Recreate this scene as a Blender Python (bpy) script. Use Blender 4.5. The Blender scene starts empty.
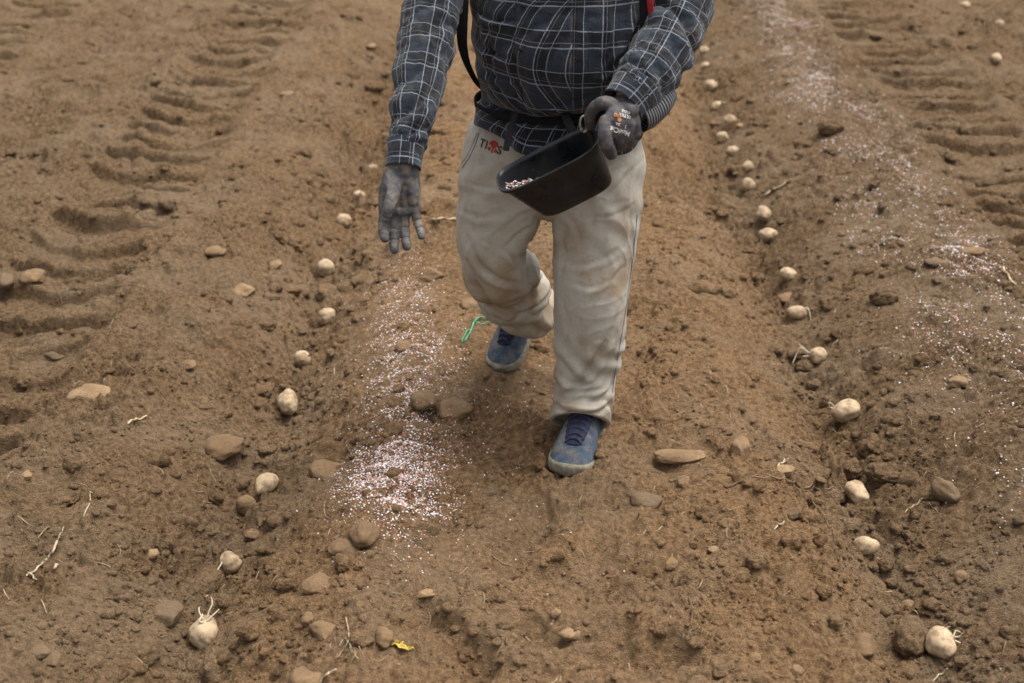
import bpy, bmesh, math, random
import numpy as np
from mathutils import Vector, Matrix, Euler

R = math.radians
random.seed(7)
rng = np.random.default_rng(11)
S = bpy.context.scene
C = S.collection

# ------------------------------------------------------------------ camera, sky, sun, exposure
CAM_H, PITCH, YAW, LENS = 2.2, 25.4, 0.764, 50.0
cam_d = bpy.data.cameras.new('camera'); cam = bpy.data.objects.new('camera', cam_d); C.objects.link(cam)
cam.location = (0, 0, CAM_H); cam.rotation_euler = (R(90 - PITCH), 0, R(YAW))
cam_d.lens = LENS; cam_d.sensor_width = 36; cam_d.clip_end = 500; cam_d.clip_start = .05
cam_d.dof.use_dof = True; cam_d.dof.focus_distance = 4.15; cam_d.dof.aperture_fstop = 3.0
S.camera = cam
S.render.engine = 'CYCLES'; S.cycles.use_denoising = True; S.cycles.denoiser = 'OPENIMAGEDENOISE'; S.cycles.denoising_input_passes = 'RGB_ALBEDO_NORMAL'; S.cycles.denoising_prefilter = 'ACCURATE'
W = bpy.data.worlds.new('World'); S.world = W; W.use_nodes = True
SUN_EL, SUN_AZ = 70, 62      # azimuth, degrees clockwise from +Y
nt = W.node_tree; bg = nt.nodes['Background']
sky = nt.nodes.new('ShaderNodeTexSky'); sky.sky_type = 'NISHITA'; sky.sun_disc = False
sky.sun_elevation = R(SUN_EL); sky.sun_rotation = R(SUN_AZ); sky.dust_density = 6; sky.ozone_density = .5; sky.air_density = 1
hs = nt.nodes.new('ShaderNodeHueSaturation'); hs.inputs['Saturation'].default_value = .25
nt.links.new(sky.outputs[0], hs.inputs['Color']); nt.links.new(hs.outputs[0], bg.inputs['Color'])
bg.inputs['Strength'].default_value = .13
sun_d = bpy.data.lights.new('sun', 'SUN'); sun = bpy.data.objects.new('sun', sun_d); C.objects.link(sun)
sun_d.energy = 1.3; sun_d.angle = R(45); sun_d.color = (1, .96, .9)
_az, _el = R(SUN_AZ), R(SUN_EL)
sd = Vector((math.sin(_az) * math.cos(_el), math.cos(_az) * math.cos(_el), math.sin(_el)))
sun.rotation_euler = (-sd).to_track_quat('-Z', 'Y').to_euler()
V = S.view_settings; V.view_transform = 'Standard'; V.look = 'None'; V.exposure = 1.12; V.gamma = 1; V.use_curve_mapping = False

F = LENS / 36 * 1024
CR = np.array(cam.rotation_euler.to_matrix())
CP = np.array([0, 0, CAM_H])

def ray(px, py):
    d = np.stack([(np.asarray(px, float) - 512) / F, -(np.asarray(py, float) - 341.5) / F, -np.ones(np.shape(px))], -1)
    return d @ CR.T
def at(px, py, Y):
    "world point seen at that pixel, at distance Y along the field"
    d = ray(px, py); return CP + d * (Y / d[..., 1])[..., None] if np.ndim(px) else CP + d * (Y / d[1])
def zdep(p): return float((np.asarray(p) - CP) @ -CR[:, 2])
def pxm(p): return zdep(p) / F      # metres per pixel at that point

# ------------------------------------------------------------------ noise
_perm = np.random.default_rng(3).permutation(256); _perm = np.concatenate([_perm, _perm, _perm])
_g2 = np.stack([np.cos(np.arange(256) * 2.39996), np.sin(np.arange(256) * 2.39996)], -1)
_g3 = np.random.default_rng(5).normal(size=(256, 3)); _g3 /= np.linalg.norm(_g3, axis=1)[:, None]
def perlin2(x, y):
    x = np.asarray(x, float); y = np.asarray(y, float)
    xi = np.floor(x).astype(int); yi = np.floor(y).astype(int); xf = x - xi; yf = y - yi
    u = xf**3 * (xf * (xf * 6 - 15) + 10); v = yf**3 * (yf * (yf * 6 - 15) + 10)
    def g(i, j):
        h = _perm[_perm[(xi + i) & 255] + ((yi + j) & 255)]
        return _g2[h, 0] * (xf - i) + _g2[h, 1] * (yf - j)
    a = g(0, 0); b = g(1, 0); c = g(0, 1); d = g(1, 1)
    return 1.4 * ((a + u * (b - a)) + v * ((c + u * (d - c)) - (a + u * (b - a))))
def perlin3(p):
    p = np.asarray(p, float); pi = np.floor(p).astype(int); f = p - pi
    w = f**3 * (f * (f * 6 - 15) + 10); out = 0
    for i in (0, 1):
        for j in (0, 1):
            for k in (0, 1):
                h = _perm[_perm[_perm[(pi[..., 0] + i) & 255] + ((pi[..., 1] + j) & 255)] + ((pi[..., 2] + k) & 255)]
                d = ((f - np.array([i, j, k])) * _g3[h]).sum(-1)
                out = out + d * np.where(i, w[..., 0], 1 - w[..., 0]) * np.where(j, w[..., 1], 1 - w[..., 1]) * np.where(k, w[..., 2], 1 - w[..., 2])
    return 1.5 * out
def fbm3(p, n=3):
    s = 0; a = 1
    for i in range(n): s = s + a * perlin3(np.asarray(p) * 2**i + 17.3 * i); a *= .5
    return s
def worley2(x, y, seed):
    xi = np.floor(x).astype(int); yi = np.floor(y).astype(int)
    f1 = np.full(np.shape(x), 9.); sz = np.zeros(np.shape(x))
    for i in (-1, 0, 1):
        for j in (-1, 0, 1):
            h = _perm[_perm[(xi + i + seed) & 255] + ((yi + j) & 255)]; h2 = _perm[h + 91]; h3 = _perm[h + 37]
            d = np.hypot(x - (xi + i + .15 + .7 * h / 255), y - (yi + j + .15 + .7 * h2 / 255))
            m = d < f1; f1 = np.where(m, d, f1); sz = np.where(m, h3 / 255, sz)
    return f1, sz
def sstep(a, b, x):
    t = np.clip((x - a) / (b - a), 0, 1); return t * t * (3 - 2 * t)

# ------------------------------------------------------------------ the field
FL, FR = -.86, 1.02               # the two furrows with the seed potatoes
TRACKS = ((-1.86, .25, 1), (-3.5, .27, -1), (2.3, .25, 1), (3.95, .25, -1))
RIDGES = []                        # local scuffs: (x0,y0,x1,y1,half width,height)
def scuff(px0, py0, px1, py1, w, h):
    def g(px, py):
        d = ray(px, py); return CP + d * (-CAM_H / d[2])
    a = g(px0, py0); b = g(px1, py1); RIDGES.append((a[0], a[1], b[0], b[1], w, h))
scuff(505, 588, 592, 535, .035, .045); scuff(500, 575, 545, 512, .06, -.045); scuff(430, 600, 520, 660, .06, .045)
scuff(425, 612, 480, 668, .04, -.045); scuff(620, 625, 690, 650, .035, .035); scuff(505, 612, 545, 640, .06, -.045)
scuff(545, 505, 610, 503, .07, -.025); scuff(470, 460, 535, 455, .07, -.03); scuff(0, 498, 80, 470, .06, .05)
scuff(10, 520, 95, 490, .045, -.045); scuff(520, 385, 560, 395, .07, -.03); scuff(640, 400, 690, 330, .06, .035)
scuff(480, 400, 530, 440, .06, .03); scuff(600, 580, 700, 560, .06, -.03); scuff(195, 440, 240, 447, .04, .03)
scuff(640, 300, 700, 240, .06, .03); scuff(650, 420, 720, 390, .05, -.03); scuff(560, 560, 640, 600, .04, .025); scuff(600, 655, 700, 665, .05, -.035)
scuff(130, 300, 210, 330, .05, .03); scuff(120, 560, 200, 520, .05, -.03); scuff(250, 340, 200, 400, .05, -.025); scuff(860, 440, 930, 420, .04, -.025); scuff(730, 600, 800, 640, .06, .03)
scuff(540, 479, 596, 482, .03, .022); scuff(604, 452, 606, 474, .025, .018); scuff(538, 452, 536, 470, .025, .015); scuff(480, 380, 520, 384, .03, .02)

def ground_z(x, y, fine=True):
    x = np.asarray(x, float); y = np.asarray(y, float)
    wx = x + .035 * perlin2(y * .9 + 5, x * .4) + .015 * perlin2(y * 4, x * 3 + 8)
    z = np.zeros_like(wx)
    for f, dp, sp in ((FL, .15, .2), (FR, .15, .2)):
        d = np.sqrt((wx - f)**2 + .028**2); z = z - 1.12 * dp * np.exp(-(d / sp)**1.35)
    z = z + .06 * np.exp(-((wx + .43) / .2)**2) + .06 * np.exp(-((wx - 1.62) / .24)**2) + .035 * np.exp(-((wx + 1.3) / .18)**2) + .03 * np.exp(-((wx - .58) / .2)**2)
    tr = np.zeros_like(wx)
    for c, hw, sg in TRACKS:
        d = wx - c; m = sstep(hw + .06, hw - .03, np.abs(d)); tr = np.maximum(tr, m)
        ph = (y + sg * .12 * d - .9 * d * d + .05 * perlin2(x * 3, y * 3 + 4)) / .24
        lug = sstep(-.2, .4, np.sin(2 * np.pi * ph) + .55 * perlin2(x * 5 + 9, y * 5) + .15 * perlin2(x * 16, y * 16))
        z = z + m * (-.042 + .064 * lug * np.clip(.8 + 1.0 * perlin2(x * 2.6, y * 2.3 + 3), .05, 1.25))
        z = z + .03 * np.exp(-((np.abs(d) - hw - .1) / .07)**2)
    for x0, y0, x1, y1, w, h in RIDGES:
        dx, dy = x1 - x0, y1 - y0; t = np.clip(((x - x0) * dx + (y - y0) * dy) / (dx * dx + dy * dy), 0, 1)
        dd = np.hypot(x - x0 - t * dx, y - y0 - t * dy) + .012 * perlin2(x * 14, y * 14)
        z = z + h * np.exp(-(dd / w)**2)
    q = 1 - .5 * tr
    wxx = x + .05 * perlin2(x * 6, y * 6); wyy = y + .05 * perlin2(x * 6 + 40, y * 6)
    z = z + .022 * perlin2(x * 1.3, y * 1.3 + 2)
    z = z + q * .03 * perlin2(wxx * 3.6 + 31, wyy * 3.6)
    far_ = 1 + .6 * sstep(4.5, 8, y); z = z + far_ * q * .016 * perlin2(wxx * 5.2 + 11, wyy * 7.5 + 5)
    rough = (1 - .6 * tr) * (.68 + 1.25 * np.clip(perlin2(x * 1.7 + 60, y * 1.7) + .5 * np.exp(-(np.minimum(np.abs(wx - FL), np.abs(wx - FR)) / .14)**2), -.5, 1.2))
    z = z + q * rough * .036 * (np.abs(perlin2(wxx * 6.5 + 3, wyy * 6.5 + 7)) - .3)
    z = z + rough * .022 * (np.abs(perlin2(wxx * 14, wyy * 14 + 9)) - .3)
    z = z + .012 * perlin2(wxx * 11 + 77, wyy * 11)
    fw = np.exp(-(np.minimum(np.abs(wx - FL), np.abs(wx - FR)) / .3)**2); z = z + fw * .016 * (.3 - np.abs(perlin2(wxx * 5 + wyy * 2.5 + 13, wyy * 13 - wxx * 3)))
    if fine:
        f1, sz = worley2(wxx * 13, wyy * 13, 3); z = z + .026 * np.clip(sz - .66, 0, 1) * 2.6 * np.sqrt(np.clip(1 - (f1 / .5)**2, 0, 1))
        f1, sz = worley2(wxx * 30 + 5, wyy * 30, 9); z = z + rough * .015 * np.clip(sz - .5, 0, 1) * 2 * np.sqrt(np.clip(1 - (f1 / .5)**2, 0, 1))
        z = z + rough * .015 * (np.abs(perlin2(wxx * 29 + 3, wyy * 29)) - .3)
        z = z + rough * .0095 * (np.abs(perlin2(wxx * 58, wyy * 58 + 5)) - .3) + .0038 * perlin2(x * 105 + 3, y * 105)
    far = np.hypot(x, y - 6)
    return z * sstep(40, 14, far) if far.size else z

def hit(px, py):
    "points of the field seen at those pixels"
    d = ray(px, py); t = -CAM_H / d[..., 2]
    for _ in range(7):
        p = CP + d * t[..., None] if np.ndim(t) else CP + d * t
        z = ground_z(p[..., 0], p[..., 1]); t = t + .75 * (z - p[..., 2]) / d[..., 2]
    return CP + d * t[..., None] if np.ndim(t) else CP + d * t

# ------------------------------------------------------------------ helpers
def new_mesh(name, v, f, m=None, smooth=True, uv=None):
    me = bpy.data.meshes.new(name)
    v = np.asarray(v, np.float32)
    if isinstance(f, np.ndarray):
        n, k = f.shape
        me.vertices.add(len(v)); me.vertices.foreach_set('co', v.ravel())
        me.loops.add(n * k); me.loops.foreach_set('vertex_index', f.astype(np.int32).ravel())
        me.polygons.add(n); me.polygons.foreach_set('loop_start', np.arange(0, n * k, k, dtype=np.int32))
        me.update(calc_edges=True)
    else:
        me.from_pydata([tuple(map(float, q)) for q in v], [], f); me.update()
    if smooth: me.polygons.foreach_set('use_smooth', np.ones(len(me.polygons), bool))
    if uv is not None:
        l = me.uv_layers.new(name='UVMap'); idx = np.zeros(len(me.loops), np.int32); me.loops.foreach_get('vertex_index', idx)
        l.data.foreach_set('uv', np.asarray(uv, np.float32)[idx].ravel())
    if m: me.materials.append(m)
    return me
def link(name, me, parent=None, loc=None, rot=None):
    o = bpy.data.objects.new(name, me); C.objects.link(o)
    if parent: o.parent = parent; o.matrix_parent_inverse = Matrix.Identity(4)
    if loc is not None: o.location = [float(a) for a in loc]
    if rot is not None: o.rotation_euler = rot
    return o
def tag(o, label=None, cat=None, group=None, kind=None):
    if label: o['label'] = label
    if cat: o['category'] = cat
    if group: o['group'] = group
    if kind: o['kind'] = kind
    return o

def crom(P, k):
    "Catmull-Rom resampling of rows of numbers"
    P = np.asarray(P, float); n = len(P)
    if n < 3: return np.array([P[0] + (P[-1] - P[0]) * t for t in np.linspace(0, 1, k + 1)])
    E = np.vstack([2 * P[0] - P[1], P, 2 * P[-1] - P[-2]]); out = []
    for i in range(1, n):
        a, b, c, d = E[i - 1], E[i], E[i + 1], E[i + 2]
        for t in np.arange(k) / k:
            out.append(.5 * (2 * b + (c - a) * t + (2 * a - 5 * b + 4 * c - d) * t**2 + (3 * b - a - 3 * c + d) * t**3))
    out.append(P[-1]); return np.array(out)
def frames(P, side):
    T = np.gradient(P, axis=0); T /= np.linalg.norm(T, axis=1)[:, None] + 1e-12
    s = np.asarray(side, float); A = []
    for t in T:
        s = s - t * (s @ t); s = s / (np.linalg.norm(s) + 1e-12); A.append(s.copy())
    A = np.array(A); return T, A, np.cross(T, A)
def grid_faces(nr, ns, off=0, closed=True):
    i = np.arange(nr - 1)[:, None]; j = np.arange(ns if closed else ns - 1)[None, :]
    a = i * ns + j; b = i * ns + (j + 1) % ns; return (np.stack([a, b, b + ns, a + ns], -1).reshape(-1, 4) + off).tolist()
def tube(pts, rad, n=16, k=6, side=(1, 0, 0), cap='round', disp=None):
    "closed tube; rad rows are r or (a,b); a lies along side.  disp(t 0..1, theta) -> added radius"
    pts = np.asarray(pts, float); rad = np.asarray(rad, float)
    if rad.ndim == 0: rad = np.full(len(pts), float(rad))
    if rad.ndim == 1: rad = np.stack([rad, rad], -1)
    Q = crom(np.hstack([pts, rad]), k) if k > 1 else np.hstack([pts, rad])
    P, r = Q[:, :3], np.maximum(Q[:, 3:], 1e-5); T, A, B = frames(P, side)
    if cap == 'round':
        a = np.array([.25, .55, .8, .95]); c = np.sqrt(1 - a**2)
        r0 = r[0].min(); r1 = r[-1].min()
        P = np.vstack([P[0] - T[0] * (r0 * a[::-1])[:, None], P, P[-1] + T[-1] * (r1 * a)[:, None]])
        A = np.vstack([np.repeat(A[:1], 4, 0), A, np.repeat(A[-1:], 4, 0)]); B = np.vstack([np.repeat(B[:1], 4, 0), B, np.repeat(B[-1:], 4, 0)])
        r = np.vstack([r[0] * c[::-1][:, None], r, r[-1] * c[:, None]])
    th = np.arange(n) * 2 * np.pi / n; m = len(P)
    ra = np.repeat(r[:, None, :], n, 1)
    if disp is not None: ra = ra + disp(np.linspace(0, 1, m)[:, None], th[None, :])[..., None]
    v = P[:, None] + A[:, None] * (ra[..., :1] * np.cos(th)[None, :, None]) + B[:, None] * (ra[..., 1:] * np.sin(th)[None, :, None])
    f = grid_faces(m, n); f.append(list(range(n))[::-1]); f.append([(m - 1) * n + q for q in range(n)])
    return v.reshape(-1, 3), f
def ellipsoid(c, r, rot=None, nu=20, nv=12):
    u = np.linspace(0, np.pi, nv)[1:-1]; w = np.arange(nu) * 2 * np.pi / nu
    v = [[0, 0, 1]] + [[math.sin(a) * math.cos(b), math.sin(a) * math.sin(b), math.cos(a)] for a in u for b in w] + [[0, 0, -1]]
    v = np.array(v) * np.asarray(r, float)
    if rot is not None: v = v @ np.array(Euler(rot).to_matrix()).T
    f = [[0, 1 + j, 1 + (j + 1) % nu] for j in range(nu)] + grid_faces(nv - 2, nu, 1)
    L = 1 + (nv - 3) * nu; f += [[len(v) - 1, L + (j + 1) % nu, L + j] for j in range(nu)]
    return v + np.asarray(c, float), f
def join(parts):
    v = []; f = []; o = 0
    for a, b in parts:
        v.append(np.asarray(a)); f += [[i + o for i in q] for q in b]; o += len(a)
    return np.vstack(v), f
def fix_normals(me):
    bm = bmesh.new(); bm.from_mesh(me); bmesh.ops.recalc_face_normals(bm, faces=bm.faces); bm.to_mesh(me); bm.free(); me.update(); return me
def fuse(parts, vox, smooth=4, fac=.5):
    "union of closed shapes as one smooth mesh"
    v, f = join(parts); me = fix_normals(new_mesh('tmp', v, f)); o = bpy.data.objects.new('tmp', me); C.objects.link(o)
    m = o.modifiers.new('r', 'REMESH'); m.mode = 'VOXEL'; m.voxel_size = vox; m.use_smooth_shade = True
    if smooth: s = o.modifiers.new('s', 'SMOOTH'); s.factor = fac; s.iterations = smooth
    dg = bpy.context.evaluated_depsgraph_get(); dg.update(); out = bpy.data.meshes.new_from_object(o.evaluated_get(dg))
    bpy.data.objects.remove(o); bpy.data.meshes.remove(me)
    out.polygons.foreach_set('use_smooth', np.ones(len(out.polygons), bool)); return out
def get_co(me):
    a = np.zeros(len(me.vertices) * 3, np.float32); me.vertices.foreach_get('co', a); return a.reshape(-1, 3).astype(float)
def get_no(me):
    a = np.zeros(len(me.vertices) * 3, np.float32); me.vertices.foreach_get('normal', a); return a.reshape(-1, 3).astype(float)
def set_co(me, v): me.vertices.foreach_set('co', np.asarray(v, np.float32).ravel()); me.update()
def unbase(me, base):
    set_co(me, get_co(me) - np.asarray(base)); return me

# ------------------------------------------------------------------ materials
class NT:
    def __init__(s, name):
        s.m = bpy.data.materials.new(name); s.m.use_nodes = True; s.t = s.m.node_tree; s.b = s.t.nodes['Principled BSDF']
    def n(s, ty, **kw):
        o = s.t.nodes.new('ShaderNode' + ty)
        for k, v in kw.items():
            if k.startswith('_'): setattr(o, k[1:], v)
        for k, v in kw.items():
            if not k.startswith('_'): s.put(o.inputs[int(k[1:]) if k[0] == 'i' and k[1:].isdigit() else k.replace('__', ' ')], v)
        return o
    def put(s, sock, v):
        if isinstance(v, bpy.types.NodeSocket): s.t.links.new(v, sock)
        elif isinstance(v, bpy.types.Node): s.t.links.new(v.outputs[0], sock)
        else:
            if isinstance(v, (tuple, list)) and len(v) == 3 and sock.type == 'RGBA': v = (*v, 1)
            sock.default_value = v
    def math(s, op, a, b=0., c=0.): return s.n('Math', _operation=op, i0=a, i1=b, i2=c).outputs[0]
    def mix(s, f, a, b, mode='MIX'):
        o = s.n('Mix', _data_type='RGBA', _blend_type=mode); s.put(o.inputs[0], f); s.put(o.inputs[6], a); s.put(o.inputs[7], b); return o.outputs[2]
    def noise(s, vec, sc, det=3., rough=.5, dist=0.): return s.n('TexNoise', Vector=vec, Scale=sc, Detail=det, Roughness=rough, Distortion=dist).outputs[0]
    def ramp(s, x, a, b, lo=0., hi=1.): return s.n('MapRange', _interpolation_type='SMOOTHSTEP', Value=x, From__Min=a, From__Max=b, To__Min=lo, To__Max=hi).outputs[0]
    def obj(s): return s.n('TexCoord').outputs['Object']
    def pos(s): return s.n('NewGeometry').outputs['Position']
    def set(s, **kw):
        for k, v in kw.items(): s.put(s.b.inputs[k.replace('__', ' ')], v)
        return s
    def bump(s, h, st, dist): s.put(s.b.inputs['Normal'], s.n('Bump', Height=h, Strength=st, Distance=dist).outputs[0]); return s

def soil_material():
    k = NT('dry soil'); p = k.pos(); sx = k.n('SeparateXYZ', Vector=p); x = sx.outputs[0]
    big = k.noise(p, .9, 4, .55); mid = k.noise(p, 5, 5, .6); fine = k.noise(p, 60, 6, .7); gr = k.noise(p, 240, 3, .7)
    dry, brown, moist, grey = (.305, .192, .106), (.215, .135, .074), (.09, .06, .038), (.16, .133, .105)
    c = k.mix(k.ramp(mid, .38, .64), brown, dry)
    bed = k.math('MULTIPLY', k.ramp(k.math('ADD', x, k.math('MULTIPLY', k.math('SUBTRACT', mid, .5), .5)), -.95, -.4), k.ramp(k.math('ADD', x, k.math('MULTIPLY', k.math('SUBTRACT', mid, .5), .4)), 1.05, .7))
    damp = k.ramp(k.math('ADD', x, k.math('MULTIPLY', k.math('SUBTRACT', big, .5), .8)), .8, 1.2)
    c = k.mix(k.math('MULTIPLY', damp, .62), c, moist)
    leftd = k.ramp(k.math('ADD', x, k.math('MULTIPLY', k.math('SUBTRACT', big, .5), 1.2)), -1.1, -2.2)
    c = k.mix(k.math('MULTIPLY', leftd, .5), c, (.135, .1, .063))
    band = k.math('MULTIPLY', k.ramp(k.math('ABSOLUTE', k.math('SUBTRACT', k.math('ADD', x, k.math('MULTIPLY', k.math('SUBTRACT', mid, .5), .35)), 1.66)), .3, .05), k.ramp(fine, .35, .6))
    c = k.mix(k.math('MULTIPLY', band, .55), c, grey)
    c = k.mix(k.math('MULTIPLY', k.ramp(k.math('ADD', x, k.math('MULTIPLY', k.math('SUBTRACT', big, .5), .9)), -.7, -1.1), .35), c, (.12, .084, .053))
    c = k.mix(k.math('MULTIPLY', bed, .45), c, (.4, .235, .118))
    c = k.mix(k.ramp(big, .52, .7, 0, .5), c, (.13, .088, .054)); c = k.mix(k.ramp(k.noise(p, 13, 5, .7), .5, .72, 0, .6), c, (.11, .073, .044))
    c = k.mix(k.ramp(fine, .3, .72), k.mix(.68, c, (.06, .038, .023)), k.mix(.42, c, (.46, .32, .2)))
    c = k.mix(k.ramp(gr, .66, .8, 0, .35), c, (.42, .33, .24))
    c = k.mix(1., c, (1.06, 1.0, .885), 'MULTIPLY'); c = k.mix(k.ramp(k.noise(p, 2.2, 4, .6), .42, .62, 0, .28), c, (.33, .245, .16))
    k.set(Base__Color=c, Roughness=.95); k.b.inputs['Specular IOR Level'].default_value = .12
    h = k.math('ADD', k.math('MULTIPLY', fine, 1.), k.math('MULTIPLY', gr, .45)); k.bump(h, 1., .026)
    return k.m
SOIL = soil_material()

def stone_material(name, a, b, dust=.35):
    k = NT(name); p = k.obj(); q = k.pos(); n1 = k.noise(q, 22, 5, .6); n2 = k.noise(q, 130, 4, .7)
    c = k.mix(k.ramp(n1, .35, .65), a, b); c = k.mix(k.ramp(k.noise(q, 11, 4), .42, .66, 0, dust), c, (.2, .135, .085))
    c = k.mix(k.ramp(n2, .3, .75, .45, 0), c, (.08, .055, .034)); c = k.mix(1., c, (.86, .79, .68), 'MULTIPLY')
    k.set(Base__Color=c, Roughness=.85); k.b.inputs['Specular IOR Level'].default_value = .2; k.bump(k.math('ADD', n2, n1), .5, .006); return k.m
M_STONE = {'tan': stone_material('tan stone', (.26, .18, .108), (.2, .137, .084), .7), 'pale': stone_material('pale stone', (.34, .245, .15), (.26, .183, .113), .55),
           'brown': stone_material('brown stone', (.175, .117, .071), (.21, .142, .087)), 'dark': stone_material('dark clod', (.125, .085, .057), (.16, .11, .073)),
           'grey': stone_material('grey stone', (.175, .132, .09), (.13, .1, .07), .55), 'soil': stone_material('soil clod', (.2, .132, .079), (.165, .11, .067))}

def potato_material():
    k = NT('potato skin'); q = k.pos(); n1 = k.noise(q, 18, 4, .6); n2 = k.noise(q, 110, 4, .7)
    c = k.mix(k.ramp(n1, .35, .65), (.33, .243, .15), (.41, .308, .195)); c = k.mix(k.ramp(k.noise(q, 30, 5, .65), .46, .58, 0, .72), c, (.2, .132, .074))
    c = k.mix(k.ramp(n2, .62, .75, 0, .5), c, (.25, .16, .09))
    k.set(Base__Color=c, Roughness=.7); k.b.inputs['Specular IOR Level'].default_value = .25; k.bump(n2, .35, .003); return k.m
M_POT = potato_material()
def plain(name, col, rough=.8, var=.25, sc=40, bump=0, spec=.3, col2=None):
    k = NT(name); q = k.pos(); n = k.noise(q, sc, 4, .6)
    c2 = col2 or tuple(a * (1 - var * 1.5) for a in col); c = k.mix(k.ramp(n, .3, .7), c2, col)
    k.set(Base__Color=c, Roughness=rough); k.b.inputs['Specular IOR Level'].default_value = spec
    if bump: k.bump(k.noise(q, sc * 4, 4, .6), bump, .004)
    return k.m
M_SPROUT = plain('sprout', (.55, .46, .32), .6); M_STRAW = plain('straw', (.5, .38, .23), .8, .4); M_ROOT = plain('root', (.2, .125, .075), .9, .4)
M_PALE = plain('bleached straw', (.52, .43, .3), .8, .3)

# ------------------------------------------------------------------ ground sheet
def axis(lo, hi, fine0, fine1, far, n_out):
    core = np.arange(lo, hi, 1.0); return core
def stretched(a, b, step0, step1, far):
    "fine from a to b with a step growing from step0 to step1, then stretching out to -far / +far"
    xs = [a]
    while xs[-1] < b: xs.append(xs[-1] + step0 + (step1 - step0) * (xs[-1] - a) / (b - a))
    lo = []; s = step0; v = a
    while v > -far: s *= 1.35; v -= s; lo.append(v)
    hi = []; s = step1; v = xs[-1]
    while v < far: s *= 1.35; v += s; hi.append(v)
    return np.array(lo[::-1] + xs + hi)
gx = stretched(-4.3, 4.3, .0056, .0056, 200); gy = stretched(2.2, 11.2, .0042, .013, 200)
GX, GY = np.meshgrid(gx, gy); GZ = ground_z(GX, GY)
nr, ns = GX.shape
ii = (np.arange(nr - 1)[:, None] * ns + np.arange(ns - 1)[None, :]).ravel()
gf = np.stack([ii, ii + 1, ii + ns + 1, ii + ns], -1)
ground = link('ground', new_mesh('ground', np.stack([GX, GY, GZ], -1).reshape(-1, 3), gf, SOIL)); tag(ground, 'ploughed brown soil field with furrows and tyre tracks', 'ground', kind='structure')
del GX, GY, GZ

# ------------------------------------------------------------------ loose crumbs, straw, fertiliser (nobody could count them)
def ico(sub):
    bm = bmesh.new(); bmesh.ops.create_icosphere(bm, subdivisions=sub, radius=1); v = np.array([q.co for q in bm.verts]); f = np.array([[q.index for q in p.verts] for p in bm.faces]); bm.free(); return v, f
ICO = {s: ico(s) for s in (1, 2, 3, 4, 5)}
def scatter_blobs(P, sizes, sub, rough=.28, flat=.75):
    v0, f0 = ICO[sub]; n = len(P); q = rng.normal(size=(n, 4)); q /= np.linalg.norm(q, axis=1)[:, None]
    w, x, y, z = q.T
    M = np.stack([1 - 2 * (y * y + z * z), 2 * (x * y - z * w), 2 * (x * z + y * w), 2 * (x * y + z * w), 1 - 2 * (x * x + z * z), 2 * (y * z - x * w), 2 * (x * z - y * w), 2 * (y * z + x * w), 1 - 2 * (x * x + y * y)], -1).reshape(n, 3, 3)
    sc = rng.uniform(.65, 1.2, (n, 1, 3)); r = 1 + rough * rng.normal(size=(n, len(v0), 1)) * .5
    v = np.einsum('nij,nkj->nki', M, v0[None] * r * sc); v = v * sizes[:, None, None]; v[..., 2] *= flat
    v = v + P[:, None, :]
    f = f0[None] + (np.arange(n) * len(v0))[:, None, None]
    return v.reshape(-1, 3), f.reshape(-1, 3)
def screen_points(n, x0=-60, x1=1084, y0=-15, y1=720, pw=1.0):
    px = rng.uniform(x0, x1, n); py = y0 + (y1 - y0) * rng.uniform(0, 1, n)**pw
    d = ray(px, py); t = -CAM_H / d[:, 2]; p = CP + d * t[:, None]; return p[:, :2]
def crumbs(n, smin, smax, sub, power, furrow):
    xy = screen_points(n * 3)
    cl = perlin2(xy[:, 0] * 3.1, xy[:, 1] * 3.1 + 50) + .6 * perlin2(xy[:, 0] * 9, xy[:, 1] * 9)
    fu = np.exp(-(np.minimum(np.abs(xy[:, 0] - FL), np.abs(xy[:, 0] - FR)) / .16)**2)
    keep = rng.uniform(0, 1, len(xy)) < np.clip(.28 + .5 * cl + furrow * fu, .03, 1); xy = xy[keep][:n]
    s = smin * (smax / smin)**(rng.uniform(0, 1, len(xy))**power)
    z = ground_z(xy[:, 0], xy[:, 1]); return np.column_stack([xy, z - s * .12]), s
def granule_material():
    k = NT('fertiliser granules'); rnd = k.n('Attribute', _attribute_name='tint').outputs['Fac']
    r = k.n('ValToRGB', Fac=rnd); e = r.color_ramp; e.interpolation = 'CONSTANT'
    cols = [(0, (.7, .67, .65)), (.2, (.5, .45, .42)), (.42, (.46, .19, .13)), (.62, (.52, .31, .25)), (.77, (.25, .23, .23)), (.95, (.88, .88, .88))]
    e.elements[0].color = (*cols[0][1], 1); e.elements[1].position = cols[1][0]; e.elements[1].color = (*cols[1][1], 1)
    for p_, c_ in cols[2:]: q = e.elements.new(p_); q.color = (*c_, 1)
    k.set(Base__Color=r.outputs[0], Roughness=.45); return k.m
M_GRAN = granule_material()
def granules(name, P, s, label, cat):
    v, f = scatter_blobs(P, s, 1, .12, .95); me = new_mesh(name, v, f, M_GRAN)
    at_ = me.attributes.new('tint', 'FLOAT', 'POINT'); at_.data.foreach_set('value', np.repeat(rng.uniform(0, 1, len(P)), len(ICO[1][0])).astype(np.float32))
    return tag(link(name, me), label, cat, kind='stuff')
G = []
for cx, cy, sx, sy, n in ((400, 440, 24, 52, 7500), (394, 490, 27, 22, 7000), (404, 350, 18, 46, 2600), (438, 368, 16, 16, 420), (452, 352, 10, 22, 260), (465, 430, 42, 40, 650), (398, 296, 22, 26, 600), (430, 520, 55, 28, 200), (450, 470, 95, 75, 260), (408, 262, 5, 10, 20), (520, 610, 40, 40, 30), (590, 520, 40, 30, 25)):
    px = rng.normal(cx, sx, n); py = rng.normal(cy, sy, n); m = (py > 235) & (py < 640); G.append(np.stack([px[m], py[m]], -1))
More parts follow.
